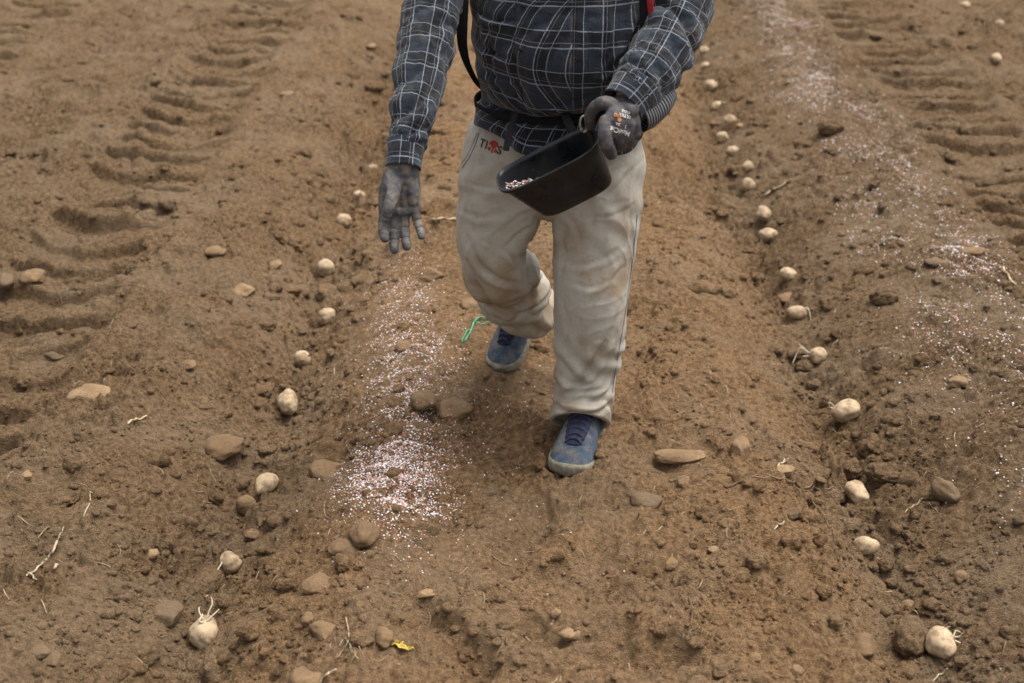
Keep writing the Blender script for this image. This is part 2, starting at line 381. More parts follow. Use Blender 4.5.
G = np.vstack(G); d = ray(G[:, 0], G[:, 1]); t = -CAM_H / d[:, 2]; p = CP + d * t[:, None]
cl = perlin2(p[:, 0] * 16, p[:, 1] * 16) + .7 * perlin2(p[:, 0] * 40, p[:, 1] * 40 + 3); p = p[rng.uniform(0, 1, len(p)) < .62 + .7 * cl]
s = rng.uniform(.0011, .0034, len(p)); p[:, 2] = ground_z(p[:, 0], p[:, 1]) + s * .25
granules('fertilizer', p, s, 'white and pink fertilizer granules strewn beside the left furrow', 'fertilizer')
n = 42000; yy = rng.uniform(2.6, 11, n); xx = 1.68 + rng.normal(0, .15, n)
cl = perlin2(xx * 4, yy * 1.6 + 7) + .6 * perlin2(xx * 14, yy * 14); k_ = rng.uniform(0, 1, n) < np.clip(.34 + 1.0 * cl, .06, 1); xx = xx[k_]; yy = yy[k_]
s = rng.uniform(.0014, .0042, len(xx)); granules('fertilizer', np.column_stack([xx, yy, ground_z(xx, yy) + s * .3]), s, 'pale fertilizer granules along the ridge right of the right furrow', 'fertilizer')

def straws(n):
    xy = screen_points(n); parts = []
    for x, y in xy:
        L = random.uniform(.012, .055) * (1 if random.random() < .85 else 1.8); a = random.uniform(0, 6.28); r = random.uniform(.0006, .0014); bend = random.uniform(-.3, .3)
        pts = []
        for t in (-1, -.3, .35, 1):
            qx = x + .5 * L * t * math.cos(a) - bend * L * t * t * .5 * math.sin(a); qy = y + .5 * L * t * math.sin(a) + bend * L * t * t * .5 * math.cos(a); pts.append((qx, qy))
        pts = np.array(pts); z = ground_z(pts[:, 0], pts[:, 1]) + r + np.array([0, .004, .004, 0]) * random.random()
        parts.append(tube(np.column_stack([pts, z]), r, 5, 1, (0, 0, 1), None))
    return join(parts)
v, f = straws(520); o = link('straw_litter', new_mesh('straw_litter', v, f, M_STRAW)); tag(o, 'thin bits of dry straw and root strewn over the soil', 'straw litter', kind='stuff')

# ------------------------------------------------------------------ potatoes, stones
def blob_mesh(name, a, b, c, m, kind, seed, sub=4):
    v, f = ICO[sub]; v = v.copy(); off = np.array([seed * 3.71, seed * 1.37, seed * 7.13])
    if kind == 'potato':
        v = v * (1 + .2 * perlin3(v * 1.0 + off) + .07 * perlin3(v * 2.6 + off) + .02 * perlin3(v * 7 + off))[:, None]
        r2 = np.random.default_rng(seed)
        for _ in range(7):
            e = r2.normal(size=3); e /= np.linalg.norm(e); dd = np.linalg.norm(v / np.linalg.norm(v, axis=1)[:, None] - e, axis=1); v = v * (1 - .075 * np.exp(-(dd / .13)**2))[:, None]
    elif kind == 'clod':
        v = v * (1 + .25 * perlin3(v * 1.3 + off) + .14 * perlin3(v * 3.2 + off) + .07 * perlin3(v * 7 + off))[:, None]
    else:
        r2 = np.random.default_rng(seed)
        for _ in range(11 if kind == 'angular' else 7):
            e = r2.normal(size=3); e /= np.linalg.norm(e); lim = r2.uniform(.58, .82) if kind == 'angular' else r2.uniform(.7, .9)
            h = v @ e; v = v - e * (np.maximum(h - lim, 0) * (.92 if kind == 'angular' else .75))[:, None]
        v = v * (1 + .2 * perlin3(v * 1.1 + off) + .08 * perlin3(v * 2.8 + off) + .03 * perlin3(v * 7 + off) + .012 * perlin3(v * 16 + off))[:, None]
    v = v / (np.abs(v).max(0)[None]) * np.array([a, b, c]); return new_mesh(name, v, f, m)
def place(name, px, py, w, h, m, kind, seed, sink, yaw, grow=1.0):
    "a lump that shows w by h pixels at that place, lying in the soil"
    g = hit(px, py + h * .25); s = pxm(g) * grow; dl = math.atan2(CAM_H - g[2], g[1]); W_, H_ = w * s / 2, h * s / 2
    if h <= w: a = W_; b = c = H_
    else:
        a = W_; c = W_ * .95; b = min(1.7 * W_, math.sqrt(max(H_**2 - (c * math.cos(dl))**2, (.8 * W_)**2 * .3)) / math.sin(dl))
    if kind in ('round', 'angular') and h < w: c = H_ * .75; b = min(W_ * 1.1, math.sqrt(H_**2 - (c * math.cos(dl))**2) / math.sin(dl))
    me = blob_mesh(name, a, b, c, m, kind, seed)
    me.transform(Matrix.Rotation(R(yaw), 4, 'Z'))
    # rest: centre on the seen pixel, sunk by a share of its height
    me.transform(Matrix.Translation((0, 0, c * (1 - 2 * sink))))
    g2 = at(px, py, g[1]); base = np.array([g2[0], g[1], g[2]])
    return link(name, me, None, base), (a, b, c * (2 - 2 * sink))

def sprout(parent, pts, r=.0022):
    pts = np.array(pts, float); v, f = tube(pts, np.linspace(r, r * .6, len(pts)), 8, 5, (0, 0, 1)); link('sprout', new_mesh('sprout', v, f, M_SPROUT), parent)

POT = [  # px, py, w, h, yaw, label
 (205, 632, 31, 34, 15, 'sprouting potato with white shoots on top, nearest in left furrow'),
 (230, 562, 22, 22, 0, 'small soil-smeared potato leaning on dark clod in left furrow'),
 (266, 483, 22, 24, -20, 'pale oval potato beside brown pebble in left furrow'),
 (288, 400, 21, 26, 8, 'upright oval potato lying on left furrow bank below small round one'),
 (302, 359, 17, 16, 0, 'small round potato halfway up left furrow'),
 (327, 317, 18, 17, 20, 'round potato nearest the fertilizer strip in left furrow'),
 (325, 268, 19, 17, -15, 'pale oval potato in left furrow level with hanging fingertips'),
 (344, 221, 15, 15, 0, 'round potato in left furrow next before the two farthest there'),
 (359, 196, 12, 10, 0, 'small dull potato just left of the hanging gloved hand'),
 (373, 169, 12, 9, 0, 'farthest potato in left furrow, beside the glove wrist'),
 (941, 641, 29, 34, 0, 'large potato with white sprouts on its right, nearest in right furrow'),
 (866, 546, 26, 21, 0, 'clean pale oval potato above the clump of clods in right furrow'),
 (857, 491, 19, 24, 10, 'upright oval potato under brown clod in right furrow'),
 (847, 411, 31, 22, 22, 'largest smooth oval potato tilted in right furrow with stub sprout'),
 (818, 356, 21, 17, -10, 'pale oval potato with long white sprouts at its left end'),
 (797, 313, 20, 15, -12, 'flat potato with sprout bent down on its right'),
 (788, 275, 17, 15, 0, 'dull round potato just above flat tan stone in right furrow'),
 (768, 235, 19, 15, 15, 'pale oval potato below upright one near the stick'),
 (764, 213, 14, 17, 0, 'upright egg-shaped potato just below the long pale stick'),
 (748, 185, 14, 14, 0, 'round potato at the left end of the long pale stick'),
 (748, 167, 12, 11, 0, 'small round potato just above the one by the stick'),
 (733, 152, 14, 11, 0, 'dim flattened potato in the bend of the right furrow'),
 (722, 138, 12, 12, 0, 'round potato left of the bend in far right furrow'),
 (730, 121, 13, 12, 0, 'round potato with tiny pebble at its right in far furrow'),
 (717, 107, 12, 12, 0, 'fifth potato from the far end of right furrow'),
 (711, 86, 13, 12, 0, 'largest of the four farthest potatoes in right furrow'),
 (706, 67, 11, 9, 0, 'flat oval potato second from far end of right furrow'),
 (704, 51, 10, 9, 0, 'farthest small potato in right furrow beside plaid elbow'),
 (965, 6, 11, 9, 0, 'blurred pale potato at the far edge of right tyre track'),
 (999, 25, 9, 9, 0, 'blurred small potato just below the farthest right one'),
 (996, 58, 10, 11, 0, 'lowest of three blurred pale potatoes in far right corner'),
]
PO = []
for i, (px, py, w, h, yaw, lab) in enumerate(POT):
    o, dim = place('potato', px, py, w, h, M_POT, 'potato', 20 + i, .24, yaw, 1.07); tag(o, lab, 'potato', 'seed potatoes lying in the furrows'); PO.append((o, dim))
def sp(i, *chains):
    o, (a, b, c) = PO[i]
    for ch in chains: sprout(o, [(q[0] * a, q[1] * b, q[2] * c) for q in ch], .0028 if i < 12 else .0026)
sp(0, [(.1, .3, .9), (.2, .5, 1.15), (.35, .75, 1.35), (.28, .95, 1.55)], [(-.1, .2, .95), (-.35, .4, 1.15), (-.45, .7, 1.2)], [(.2, .1, .95), (.55, .4, 1.1), (.7, .8, 1.05)], [(0, -.1, .97), (-.2, -.2, 1.1), (-.1, .2, 1.2)])
sp(10, [(.8, -.1, .75), (1.1, -.15, .85), (1.15, -.2, 1.05)], [(.85, 0, .5), (1.2, -.2, .5), (1.45, -.3, .6)], [(.8, -.2, .3), (1.15, -.4, .25), (1.55, -.4, .25)], [(.8, .1, .65), (1.0, .3, .8), (1.25, .2, .8)])
sp(13, [(-.8, .2, .6), (-1, .3, .75), (-1.15, .2, .8)], [(-.8, 0, .5), (-1.05, -.1, .6)])
sp(14, [(-.8, 0, .6), (-1.2, .1, .75), (-1.6, .2, .95), (-1.9, 0, .5), (-2.3, -.8, .05)], [(-.85, .1, .6), (-1.25, .4, .85), (-1.7, .6, 1.1)], [(-.9, -.2, .4), (-1.3, -.4, .45), (-1.5, -.2, .3)])
sp(15, [(.6, 0, .8), (.9, -.3, .9), (1.05, -.9, .6), (1.1, -1.7, .05)], [(.8, .1, .7), (1.15, -.1, .6), (1.4, -.3, .5)])
sp(1, [(-.5, -.5, .6), (-.8, -1.3, .4), (-1.1, -2.0, .2)])

ST = [  # px, py, w, h, tone, kind, sink, label, group?
 (90, 390, 40, 20, 'pale', 'round', .35, 'long pale tan stone alone in the left tyre track'),
 (222, 441, 38, 26, 'soil', 'round', .4, 'broad half-buried brown stone on the bank left of furrow'),
 (242, 287, 22, 18, 'pale', 'round', .35, 'pale tan stone on the bank left of two close potatoes'),
 (215, 249, 20, 11, 'tan', 'round', .3, 'flat tan stone with dark underside by left tyre track'),
 (32, 273, 24, 18, 'tan', 'round', .35, 'rounded tan lump near left edge beside taller lump'),
 (4, 276, 16, 24, 'grey', 'round', .35, 'upright greyish lump cut by the left edge'),
 (57, 350, 22, 14, 'grey', 'round', .35, 'light grey stone bedded in the left track lugs'),
 (187, 362, 16, 11, 'tan', 'round', .35, 'small tan pebble on bare soil left of upright potato'),
 (276, 263, 13, 10, 'pale', 'angular', .35, 'small pale chip left of the potato at fingertip level'),
 (246, 503, 20, 20, 'tan', 'round', .3, 'brown rounded pebble touching pale potato from below'),
 (217, 497, 15, 15, 'brown', 'clod', .3, 'round brown clod left of the two touching lumps'),
 (252, 532, 16, 10, 'tan', 'round', .35, 'flat pebble below the potato and its brown pebble'),
 (423, 397, 26, 20, 'tan', 'round', .3, 'round tan stone dusted with fertilizer, left of its larger twin'),
 (453, 404, 36, 22, 'tan', 'round', .35, 'broad tan stone right of the round one in fertilizer'),
 (404, 344, 17, 14, 'tan', 'round', .35, 'small tan pebble in the upper fertilizer strip'),
 (432, 271, 26, 18, 'tan', 'angular', .4, 'flat slanting tan slab right of the fingertips'),
 (474, 302, 26, 18, 'tan', 'round', .4, 'pale rounded stone behind the trailing shoe'),
 (326, 468, 34, 24, 'tan', 'angular', .38, 'slanted tan stone at left rim of fertilizer strip'),
 (363, 529, 30, 28, 'brown', 'round', .3, 'round brown stone at the lower end of fertilizer strip'),
 (344, 544, 34, 20, 'brown', 'round', .35, 'flat brown stone wedged under the round one by fertilizer'),
 (421, 584, 36, 22, 'pale', 'angular', .35, 'pale angular stone lone in the middle foreground'),
 (318, 582, 30, 24, 'tan', 'angular', .28, 'angular tan rock below the round brown stone'),
 (323, 627, 26, 20, 'tan', 'angular', .28, 'wedge-shaped tan stone below the angular rock'),
 (307, 617, 14, 16, 'tan', 'round', .3, 'small upright pebble left of the wedge-shaped stone'),
 (342, 561, 15, 18, 'brown', 'clod', .3, 'small brown clod under the flat brown stone'),
 (384, 633, 18, 20, 'tan', 'round', .42, 'smooth tan stone half sunk left of yellow scrap'),
 (306, 673, 34, 30, 'tan', 'round', .42, 'large smooth tan stone at the bottom edge'),
 (249, 631, 24, 22, 'brown', 'clod', .3, 'round dark clod right of the sprouting left potato'),
 (206, 579, 27, 42, 'dark', 'clod', .3, 'tall dark brown clod standing in left furrow'),
 (224, 600, 14, 16, 'brown', 'clod', .3, 'small clod between tall dark clod and sprouting potato'),
 (166, 610, 34, 26, 'grey', 'angular', .38, 'grey slab tilted on the bank left of sprouting potato'),
 (152, 552, 12, 10, 'pale', 'round', .35, 'small round pale pebble on left bank above grey slab'),
 (39, 650, 20, 12, 'grey', 'round', .35, 'grey pebble in lower left corner, left of its pair'),
 (53, 655, 13, 18, 'grey', 'angular', .4, 'upright grey chip in lower left corner'),
 (26, 474, 12, 10, 'pale', 'angular', .35, 'small whitish chip on left ridge by the left edge'),
 (72, 464, 18, 18, 'dark', 'clod', .3, 'dark clod in the lower end of left tyre track'),
 (571, 632, 24, 12, 'pale', 'round', .32, 'pale flat pebble on foreground soil below the front shoe'),
 (556, 612, 10, 10, 'pale', 'round', .35, 'tiny round pale pebble above the flat pale pebble'),
 (645, 497, 30, 18, 'grey', 'round', .38, 'blue-grey stone right of the front shoe'),
 (680, 453, 48, 14, 'pale', 'round', .35, 'long thin pale stone right of the front shoe'),
 (739, 443, 20, 26, 'tan', 'angular', .38, 'upright tan stone right of the long thin one'),
 (684, 480, 13, 14, 'tan', 'round', .32, 'small round pebble below the long thin stone'),
 (490, 491, 16, 7, 'grey', 'round', .35, 'thin dark pebble left of the front shoe'),
 (672, 561, 20, 13, 'tan', 'round', .35, 'oval tan pebble alone in the middle of the bed'),
 (756, 560, 22, 18, 'dark', 'clod', .3, 'dark lumpy clod on the right bed shoulder'),
 (785, 469, 20, 15, 'pale', 'angular', .35, 'pale angular stone with straw at the bed shoulder'),
 (790, 510, 18, 14, 'dark', 'round', .35, 'dark brown pebble below the branching root'),
 (715, 548, 13, 10, 'pale', 'round', .35, 'small pale pebble left of the dark lumpy clod'),
 (853, 469, 19, 20, 'brown', 'clod', .25, 'brown clod just above the upright potato in right furrow'),
 (945, 482, 22, 36, 'grey', 'round', .35, 'long grey-tan stone standing on the right bank'),
 (962, 575, 14, 15, 'tan', 'round', .3, 'small round tan pebble on the lower right bank'),
 (911, 634, 32, 40, 'brown', 'clod', .28, 'big brown clod leaning on the nearest right potato'),
 (863, 640, 32, 24, 'brown', 'angular', .42, 'flat brown slab left of the big clod'),
 (885, 297, 28, 20, 'brown', 'clod', .32, 'dark brown clod on bank right of the sprouted potatoes'),
 (788, 297, 20, 12, 'tan', 'round', .3, 'flat tan stone between two potatoes in right furrow'),
 (804, 367, 18, 14, 'brown', 'clod', .3, 'brown clod under the long-sprouted potato'),
 (815, 385, 15, 12, 'brown', 'clod', .3, 'small clod between sprouted potato and largest smooth one'),
 (827, 402, 14, 14, 'dark', 'clod', .3, 'dark clod touching left end of largest smooth potato'),
 (959, 380, 18, 13, 'tan', 'angular', .35, 'tan angular stone on the bank under the right fertilizer band'),
 (937, 260, 22, 10, 'grey', 'round', .35, 'flat grey stone in the right fertilizer band'),
 (973, 249, 24, 9, 'tan', 'round', .35, 'thin tan stone right of the flat grey one'),
 (886, 565, 18, 15, 'brown', 'clod', .28, 'largest clod of the clump below the clean oval potato'),
 (873, 567, 11, 10, 'brown', 'clod', .28, 'small clod left in the clump below clean oval potato'),
 (892, 583, 12, 11, 'brown', 'clod', .28, 'small clod lowest in the clump below clean oval potato'),
 (908, 602, 12, 10, 'tan', 'round', .3, 'small tan pebble above the big leaning clod'),
 (824, 591, 17, 16, 'brown', 'clod', .35, 'brown clod low on the furrow wall left of clump'),
 (835, 622, 14, 14, 'dark', 'clod', .3, 'dark clod above the flat brown slab'),
 (797, 668, 14, 12, 'tan', 'round', .35, 'tan pebble at the bottom edge under right bed shoulder'),
 (288, 93, 14, 8, 'pale', 'round', .3, 'pale flat pebble far back left of plaid sleeve'),
 (372, 45, 10, 6, 'pale', 'round', .3, 'tiny pale pebble far back beside the plaid sleeve'),
 (740, 125, 8, 7, 'pale', 'round', .3, 'tiny pebble right of a round far potato'),
 (830, 128, 26, 16, 'dark', 'clod', .32, 'dark clod far back beside right fertilizer band'),
 (875, 185, 14, 10, 'dark', 'clod', .3, 'small dark clod in the middle of right fertilizer band'),
 (660, 630, 16, 12, 'brown', 'clod', .35, 'brown clod at foreground right of flat pale pebble'),
 (505, 625, 16, 13, 'brown', 'clod', .35, 'crumbly clod in the foreground hollow'),
 (756, 655, 12, 9, 'tan', 'round', .35, 'tan pebble near bottom edge right of centre'),
]
for i, (px, py, w, h, tone, kind, sink, lab) in enumerate(ST):
    o, dim = place('clod' if kind == 'clod' else ('stone' if w > 15 else 'pebble'), px, py, w, h, SOIL if kind == 'clod' else M_STONE[tone], kind, 200 + i, sink - .03 if kind == 'clod' else sink + .1, random.uniform(-25, 25) if w < 34 else random.uniform(-8, 8), 1.12)
    tag(o, lab, 'soil clod' if kind == 'clod' else 'stone', 'clods lying on the soil' if kind == 'clod' else 'stones lying on the soil')

P1, s1 = crumbs(26000, .0022, .008, 1, 1.5, .5); P2, s2 = crumbs(4600, .007, .02, 2, 2.4, .7)
a = scatter_blobs(P1, s1, 1); b = scatter_blobs(P2, s2, 2, .16)
def lumps(P, sizes, sub, flat):
    v0, f0 = ICO[sub]; n = len(P); off = rng.uniform(0, 250, (n, 1, 3))
    r = 1 + .34 * perlin3(v0[None] * 1.2 + off) + .2 * perlin3(v0[None] * 2.9 + off) + .1 * perlin3(v0[None] * 6.5 + off)
    sc = rng.uniform(.7, 1.3, (n, 1, 3)); sc[..., 2] *= flat; v = v0[None] * r[..., None] * sc * sizes[:, None, None] + P[:, None, :]
    return v.reshape(-1, 3), (f0[None] + (np.arange(n) * len(v0))[:, None, None]).reshape(-1, 3)
P3, s3 = crumbs(1500, .012, .034, 2, 1.6, .8); P3[:, 2] -= s3 * .12; P4, s4 = crumbs(300, .026, .055, 3, 1.8, .5); P4[:, 2] -= s4 * .25
P5, s5 = crumbs(2600, .018, .05, 3, 1.7, .6); m_ = P5[:, 1] > 5; P5 = P5[m_]; s5 = s5[m_]; P5[:, 2] -= s5 * .2
spots = np.array([(q[0], q[1], q[2]) for q in POT + ST], float)
def clear(P, sz):
    d = (P - CP) @ CR; px = 512 + F * d[:, 0] / -d[:, 2]; py = 341.5 - F * d[:, 1] / -d[:, 2]; r = sz * F / -d[:, 2]
    return ~((np.hypot(px[:, None] - spots[:, 0], py[:, None] - spots[:, 1] - 1) < spots[:, 2] * .5 + r[:, None] * 1.1).any(1))
def keepclear(P, sz): k = clear(P, sz); return P[k], sz[k]
(P2, s2), (P3, s3), (P4, s4), (P5, s5) = keepclear(P2, s2), keepclear(P3, s3), keepclear(P4, s4), keepclear(P5, s5)
b = scatter_blobs(P2, s2, 2, .16)
MS = [a, b, lumps(P3, s3, 3, .7), lumps(P4, s4, 4, .6), lumps(P5, s5, 3, .65)]; cr = np.vstack([q[0] for q in MS]); cf = []; o_ = 0
for q in MS: cf.append(q[1] + o_); o_ += len(q[0])
cf = np.vstack(cf)
o = link('soil_crumbs', new_mesh('soil_crumbs', cr, cf, SOIL)); tag(o, 'loose crumbs of brown soil strewn over the furrows', 'soil crumbs', kind='stuff')


# ------------------------------------------------------------------ twigs, roots, scraps
def strand(name, chains, m, label, cat, lift=.004, group=None, arch=.006):
    "a twig or root along pixels on the soil; chains: (list of (px,py), r0, r1)"
    b = hit(*chains[0][0][0]); parts = []
    for pts, r0, r1 in chains:
        px = crom(np.array(pts, float), 6); h = hit(px[:, 0], px[:, 1]); z = np.convolve(np.pad(h[:, 2], 2, 'edge'), np.ones(5) / 5, 'valid')
        h[:, 2] = np.maximum(z, h[:, 2]) + lift * .5 + arch * np.abs(np.sin(np.linspace(0, 5, len(h)))) ; parts.append(tube(h - b, np.linspace(r0, r1, len(h)), 8, 1, (0, 0, 1)))
    v, f = join(parts); return tag(link(name, new_mesh(name, v, f, m), None, b), label, cat, group)
strand('stick', [([(763, 197), (777, 189), (791, 181)], .005, .004)], M_STRAW, 'long pale dry stick across the right furrow bank', 'stick')
strand('root', [([(728, 488), (745, 482), (770, 480), (790, 483), (805, 489), (825, 491), (846, 495)], .0022, .0032), ([(793, 486), (805, 500), (820, 512), (830, 530), (840, 548)], .002, .001), ([(820, 491), (800, 493), (780, 487)], .0012, .0008)], M_ROOT, 'reddish branching root running to the upright potato', 'root')
strand('straw_stem', [([(57, 542), (52, 556), (40, 568), (30, 575), (27, 578)], .0036, .002), ([(30, 574), (34, 580), (37, 582)], .0025, .0015), ([(58, 541), (64, 530)], .0015, .001)], M_PALE, 'bleached forked straw stem on the left ridge', 'straw')
strand('straw_stem', [([(53, 573), (57, 568), (58, 567)], .004, .003)], M_PALE, 'short bleached straw stub right of the forked stem', 'straw')
strand('straw_stem', [([(84, 517), (88, 509), (93, 495)], .002, .001)], M_PALE, 'thin bleached straw above the forked stem', 'straw')
strand('root', [([(689, 598), (692, 615), (690, 628), (683, 640)], .0018, .0012), ([(692, 624), (701, 634), (704, 633)], .0016, .001)], M_ROOT, 'thin dark forked root upright in the lower right bed', 'root')
strand('dry_grass', [([(346, 618), (349, 640), (344, 650), (338, 660)], .0016, .0008), ([(352, 655), (345, 640), (340, 648)], .0012, .0008), ([(358, 660), (350, 652), (341, 654)], .0012, .0008), ([(362, 652), (352, 645), (346, 655)], .001, .0008), ([(350, 665), (356, 655), (349, 648)], .001, .0008)], M_STRAW, 'tangle of thin dry grass right of the wedge-shaped stone', 'dry grass')
strand('straw_stem', [([(321, 683), (328, 676), (336, 672)], .0028, .002)], M_PALE, 'short pale straw at the bottom edge by smooth stone', 'straw')
strand('straw_stem', [([(774, 530), (781, 526), (784, 524)], .0022, .0016)], M_PALE, 'short white straw below the dark brown pebble', 'straw')
strand('straw_stem', [([(778, 467), (784, 464), (788, 461)], .003, .002)], M_PALE, 'pale straw lying on the pale angular stone', 'straw')
strand('straw_stem', [([(932, 683), (941, 676), (947, 671)], .0022, .0016)], M_PALE, 'pale straw at the bottom edge below the nearest right potato', 'straw')
strand('root', [([(905, 513), (915, 507), (922, 500)], .0015, .001)], M_STRAW, 'thin straw on the bank below the long grey-tan stone', 'root')
strand('stick', [([(1000, 268), (1008, 278), (1015, 287)], .006, .004)], M_STRAW, 'short thick stick by the right edge beside the fertilizer band', 'stick')
strand('stick', [([(128, 424), (138, 421), (147, 418)], .004, .003)], M_STRAW, 'short flat wood splinter left of the half-buried brown stone', 'stick')
strand('straw_stem', [([(430, 222), (445, 220), (458, 221)], .006, .004)], M_STRAW, 'pale straw behind the man beside the hanging hand', 'straw')
strand('straw_stem', [([(366, 462), (384, 440), (372, 452)], .002, .001)], M_ROOT, 'thin root half hidden in the fertilizer', 'root')
M_GREEN = plain('green twine', (.05, .42, .24), .5, .3)
strand('twine', [([(491, 320), (482, 319), (475, 323), (471, 331), (468, 338), (463, 346)], .0026, .0022), ([(475, 323), (480, 325), (492, 324)], .0022, .0016), ([(471, 331), (466, 334), (462, 344)], .002, .0016)], M_GREEN, 'scrap of bright green plastic twine beside the trailing shoe', 'twine', .006)
M_YEL = plain('yellow scrap', (.55, .4, .07), .7, .4)
def leaf_scrap():
    b = hit(402, 647); parts = []
    for x, y, w, h, a in ((397, 644, .018, .009, .4), (403, 648, .02, .008, -.3), (410, 649, .014, .007, .1)):
        q = hit(x, y) - b; v, f = ellipsoid(q + [0, 0, .004], (w, h, .0025), (.3 * a, .2, a), 12, 8); v[:, 2] += .004 * np.sin(v[:, 0] * 300); parts.append((v, f))
    v, f = join(parts); tag(link('dead_leaf', new_mesh('dead_leaf', v, f, M_YEL), None, b), 'crumpled yellow leaf scrap on foreground soil', 'leaf')
leaf_scrap()

def project(v):
    d = (np.asarray(v) - CP) @ CR; return 512 + F * d[:, 0] / -d[:, 2], 341.5 - F * d[:, 1] / -d[:, 2]
def folds(v, nrm, lines):
    "creases in cloth: each (points as seen, half width px, height m); raised on one side and sunk on the other, on the front only"
    px, py = project(v); front = np.clip(-((v - CP) * nrm).sum(1) / np.linalg.norm(v - CP, axis=1) * 4, 0, 1); out = np.zeros(len(v))
    for pts, w, h in lines:
        P = crom(np.array(pts, float), 5) if len(pts) > 2 else np.array(pts, float); best = np.full(len(v), 1e9); sgn = np.zeros(len(v)); tt = np.zeros(len(v)); n = len(P) - 1
        for i in range(n):
            a, b = P[i], P[i + 1]; dx, dy = b - a; L2 = dx * dx + dy * dy + 1e-9; t = np.clip(((px - a[0]) * dx + (py - a[1]) * dy) / L2, 0, 1)
            ex, ey = px - a[0] - t * dx, py - a[1] - t * dy; d = np.hypot(ex, ey); m = d < best
            best = np.where(m, d, best); sgn = np.where(m, np.sign(dx * ey - dy * ex), sgn); tt = np.where(m, (i + t) / n, tt)
        q = best / w * sgn; prof = np.exp(-((q - .55) / .75)**2) - .8 * np.exp(-((q + .55) / .5)**2)
        out += h * prof * np.sin(np.pi * np.clip(tt * .9 + .05, 0, 1))**.6
    return out * front
# ------------------------------------------------------------------ the man: cloth, glove and shoe materials
def plaid_material():
    k = NT('plaid flannel'); uv = k.n('UVMap').outputs[0]; q = k.n('TexCoord').outputs['Object']
    wob = k.n('TexNoise', Vector=q, Scale=9., Detail=3.); mx = k.n('VectorMath', _operation='SUBTRACT', i0=wob.outputs['Color'], i1=(.5, .5, .5)).outputs[0]
    uv = k.n('VectorMath', _operation='ADD', i0=uv, i1=k.n('VectorMath', _operation='SCALE', i0=mx, Scale=.009).outputs[0]).outputs[0]
    sx = k.n('SeparateXYZ', Vector=uv); col = None; P = .088
    def line(t, c, w): # 1 on a line of half width w at phase c
        d = k.math('ABSOLUTE', k.math('SUBTRACT', t, c)); return k.ramp(d, w, w * .45)
    def bands(co, ph):
        t = k.math('FRACT', k.math('ADD', k.math('MULTIPLY', co, 1 / P), ph))
        dark = k.ramp(k.math('ABSOLUTE', k.math('SUBTRACT', t, .27)), .2, .18)
        thin = k.math('ADD', line(t, .62, .012), k.math('MULTIPLY', line(t, .88, .014), .8))
        white = k.math('ADD', line(t, .07, .024), k.math('ADD', line(t, .47, .016), k.math('MULTIPLY', line(t, .185, .011), .6)))
        return dark, thin, white
    du, tu, wu = bands(sx.outputs[0], .12); dv, tv, wv = bands(sx.outputs[1], .4)
    base = k.mix(k.ramp(k.noise(q, 5, 2), .35, .65), (.018, .023, .033), (.015, .021, .032))
    c = k.mix(k.math('MULTIPLY', du, .82), base, (.006, .007, .01)); c = k.mix(k.math('MULTIPLY', dv, .82), c, (.006, .007, .01))
    c = k.mix(k.math('MULTIPLY', k.math('MAXIMUM', tu, tv), .55), c, (.006, .007, .01))
    tw = k.ramp(k.noise(uv, 420, 2), .3, .6, .45, 1.)
    c = k.mix(k.math('MULTIPLY', k.math('MINIMUM', k.math('MAXIMUM', wu, k.math('MULTIPLY', wv, .85)), 1.), k.math('MULTIPLY', tw, .55)), c, (.38, .42, .48))
    c = k.mix(k.ramp(k.noise(q, 14, 5, .65), .52, .78, 0, .22), c, (.2, .15, .11))
    k.set(Base__Color=c, Roughness=.92); k.b.inputs['Specular IOR Level'].default_value = .1
    k.b.inputs['Sheen Weight'].default_value = .15; k.b.inputs['Sheen Roughness'].default_value = .6
    k.bump(k.math('ADD', k.math('MULTIPLY', k.noise(q, 28, 4, .55, .6), 1.6), k.math('MULTIPLY', k.noise(uv, 700, 2), .2)), .6, .008); return k.m
M_PLAID = plaid_material()

def trouser_material():
    k = NT('work trousers'); q = k.pos(); sp_ = k.n('SeparateXYZ', Vector=q); z = sp_.outputs[2]
    n1 = k.noise(q, 6, 4, .55); n2 = k.noise(q, 22, 5, .6); n3 = k.noise(q, 500, 2, .5)
    c = k.mix(k.ramp(n1, .35, .65), (.385, .36, .305), (.46, .43, .37))
    c = k.mix(k.math('MULTIPLY', k.ramp(n1, .46, .66), k.ramp(k.math('ADD', z, k.math('MULTIPLY', n2, .2)), .98, .66, .1, .85)), c, (.27, .195, .12))
    c = k.mix(k.ramp(n2, .52, .72, 0, .5), c, (.26, .205, .145)); c = k.mix(k.ramp(k.noise(q, 45, 4, .7), .62, .78, 0, .5), c, (.2, .165, .125))
    c = k.mix(k.ramp(k.math('ADD', z, k.math('MULTIPLY', n2, .2)), .36, .2, 0, .4), c, (.28, .21, .14))
    c = k.mix(k.ramp(n3, .35, .65, .3, 0), c, (.2, .18, .15))
    k.set(Base__Color=c, Roughness=.9); k.b.inputs['Specular IOR Level'].default_value = .12
    k.bump(k.math('ADD', k.math('MULTIPLY', k.noise(q, 20, 4, .55, .5), 1.3), k.math('MULTIPLY', n3, .08)), .45, .007); return k.m
M_TROU = trouser_material()
M_GLOVE = None
def glove_material(name, a, b, dust):
    k = NT(name); q = k.pos(); n1 = k.noise(q, 28, 4, .6); n2 = k.noise(q, 420, 3, .6)
    c = k.mix(k.ramp(n1, .35, .65), a, b); c = k.mix(k.ramp(k.noise(q, 36, 5, .6), .42, .68, 0, dust), c, (.25, .205, .165))
    k.set(Base__Color=c, Roughness=.7); k.b.inputs['Specular IOR Level'].default_value = .25
    k.bump(k.math('ADD', k.noise(q, 90, 4, .6), k.math('MULTIPLY', n2, .25)), .35, .004); return k.m
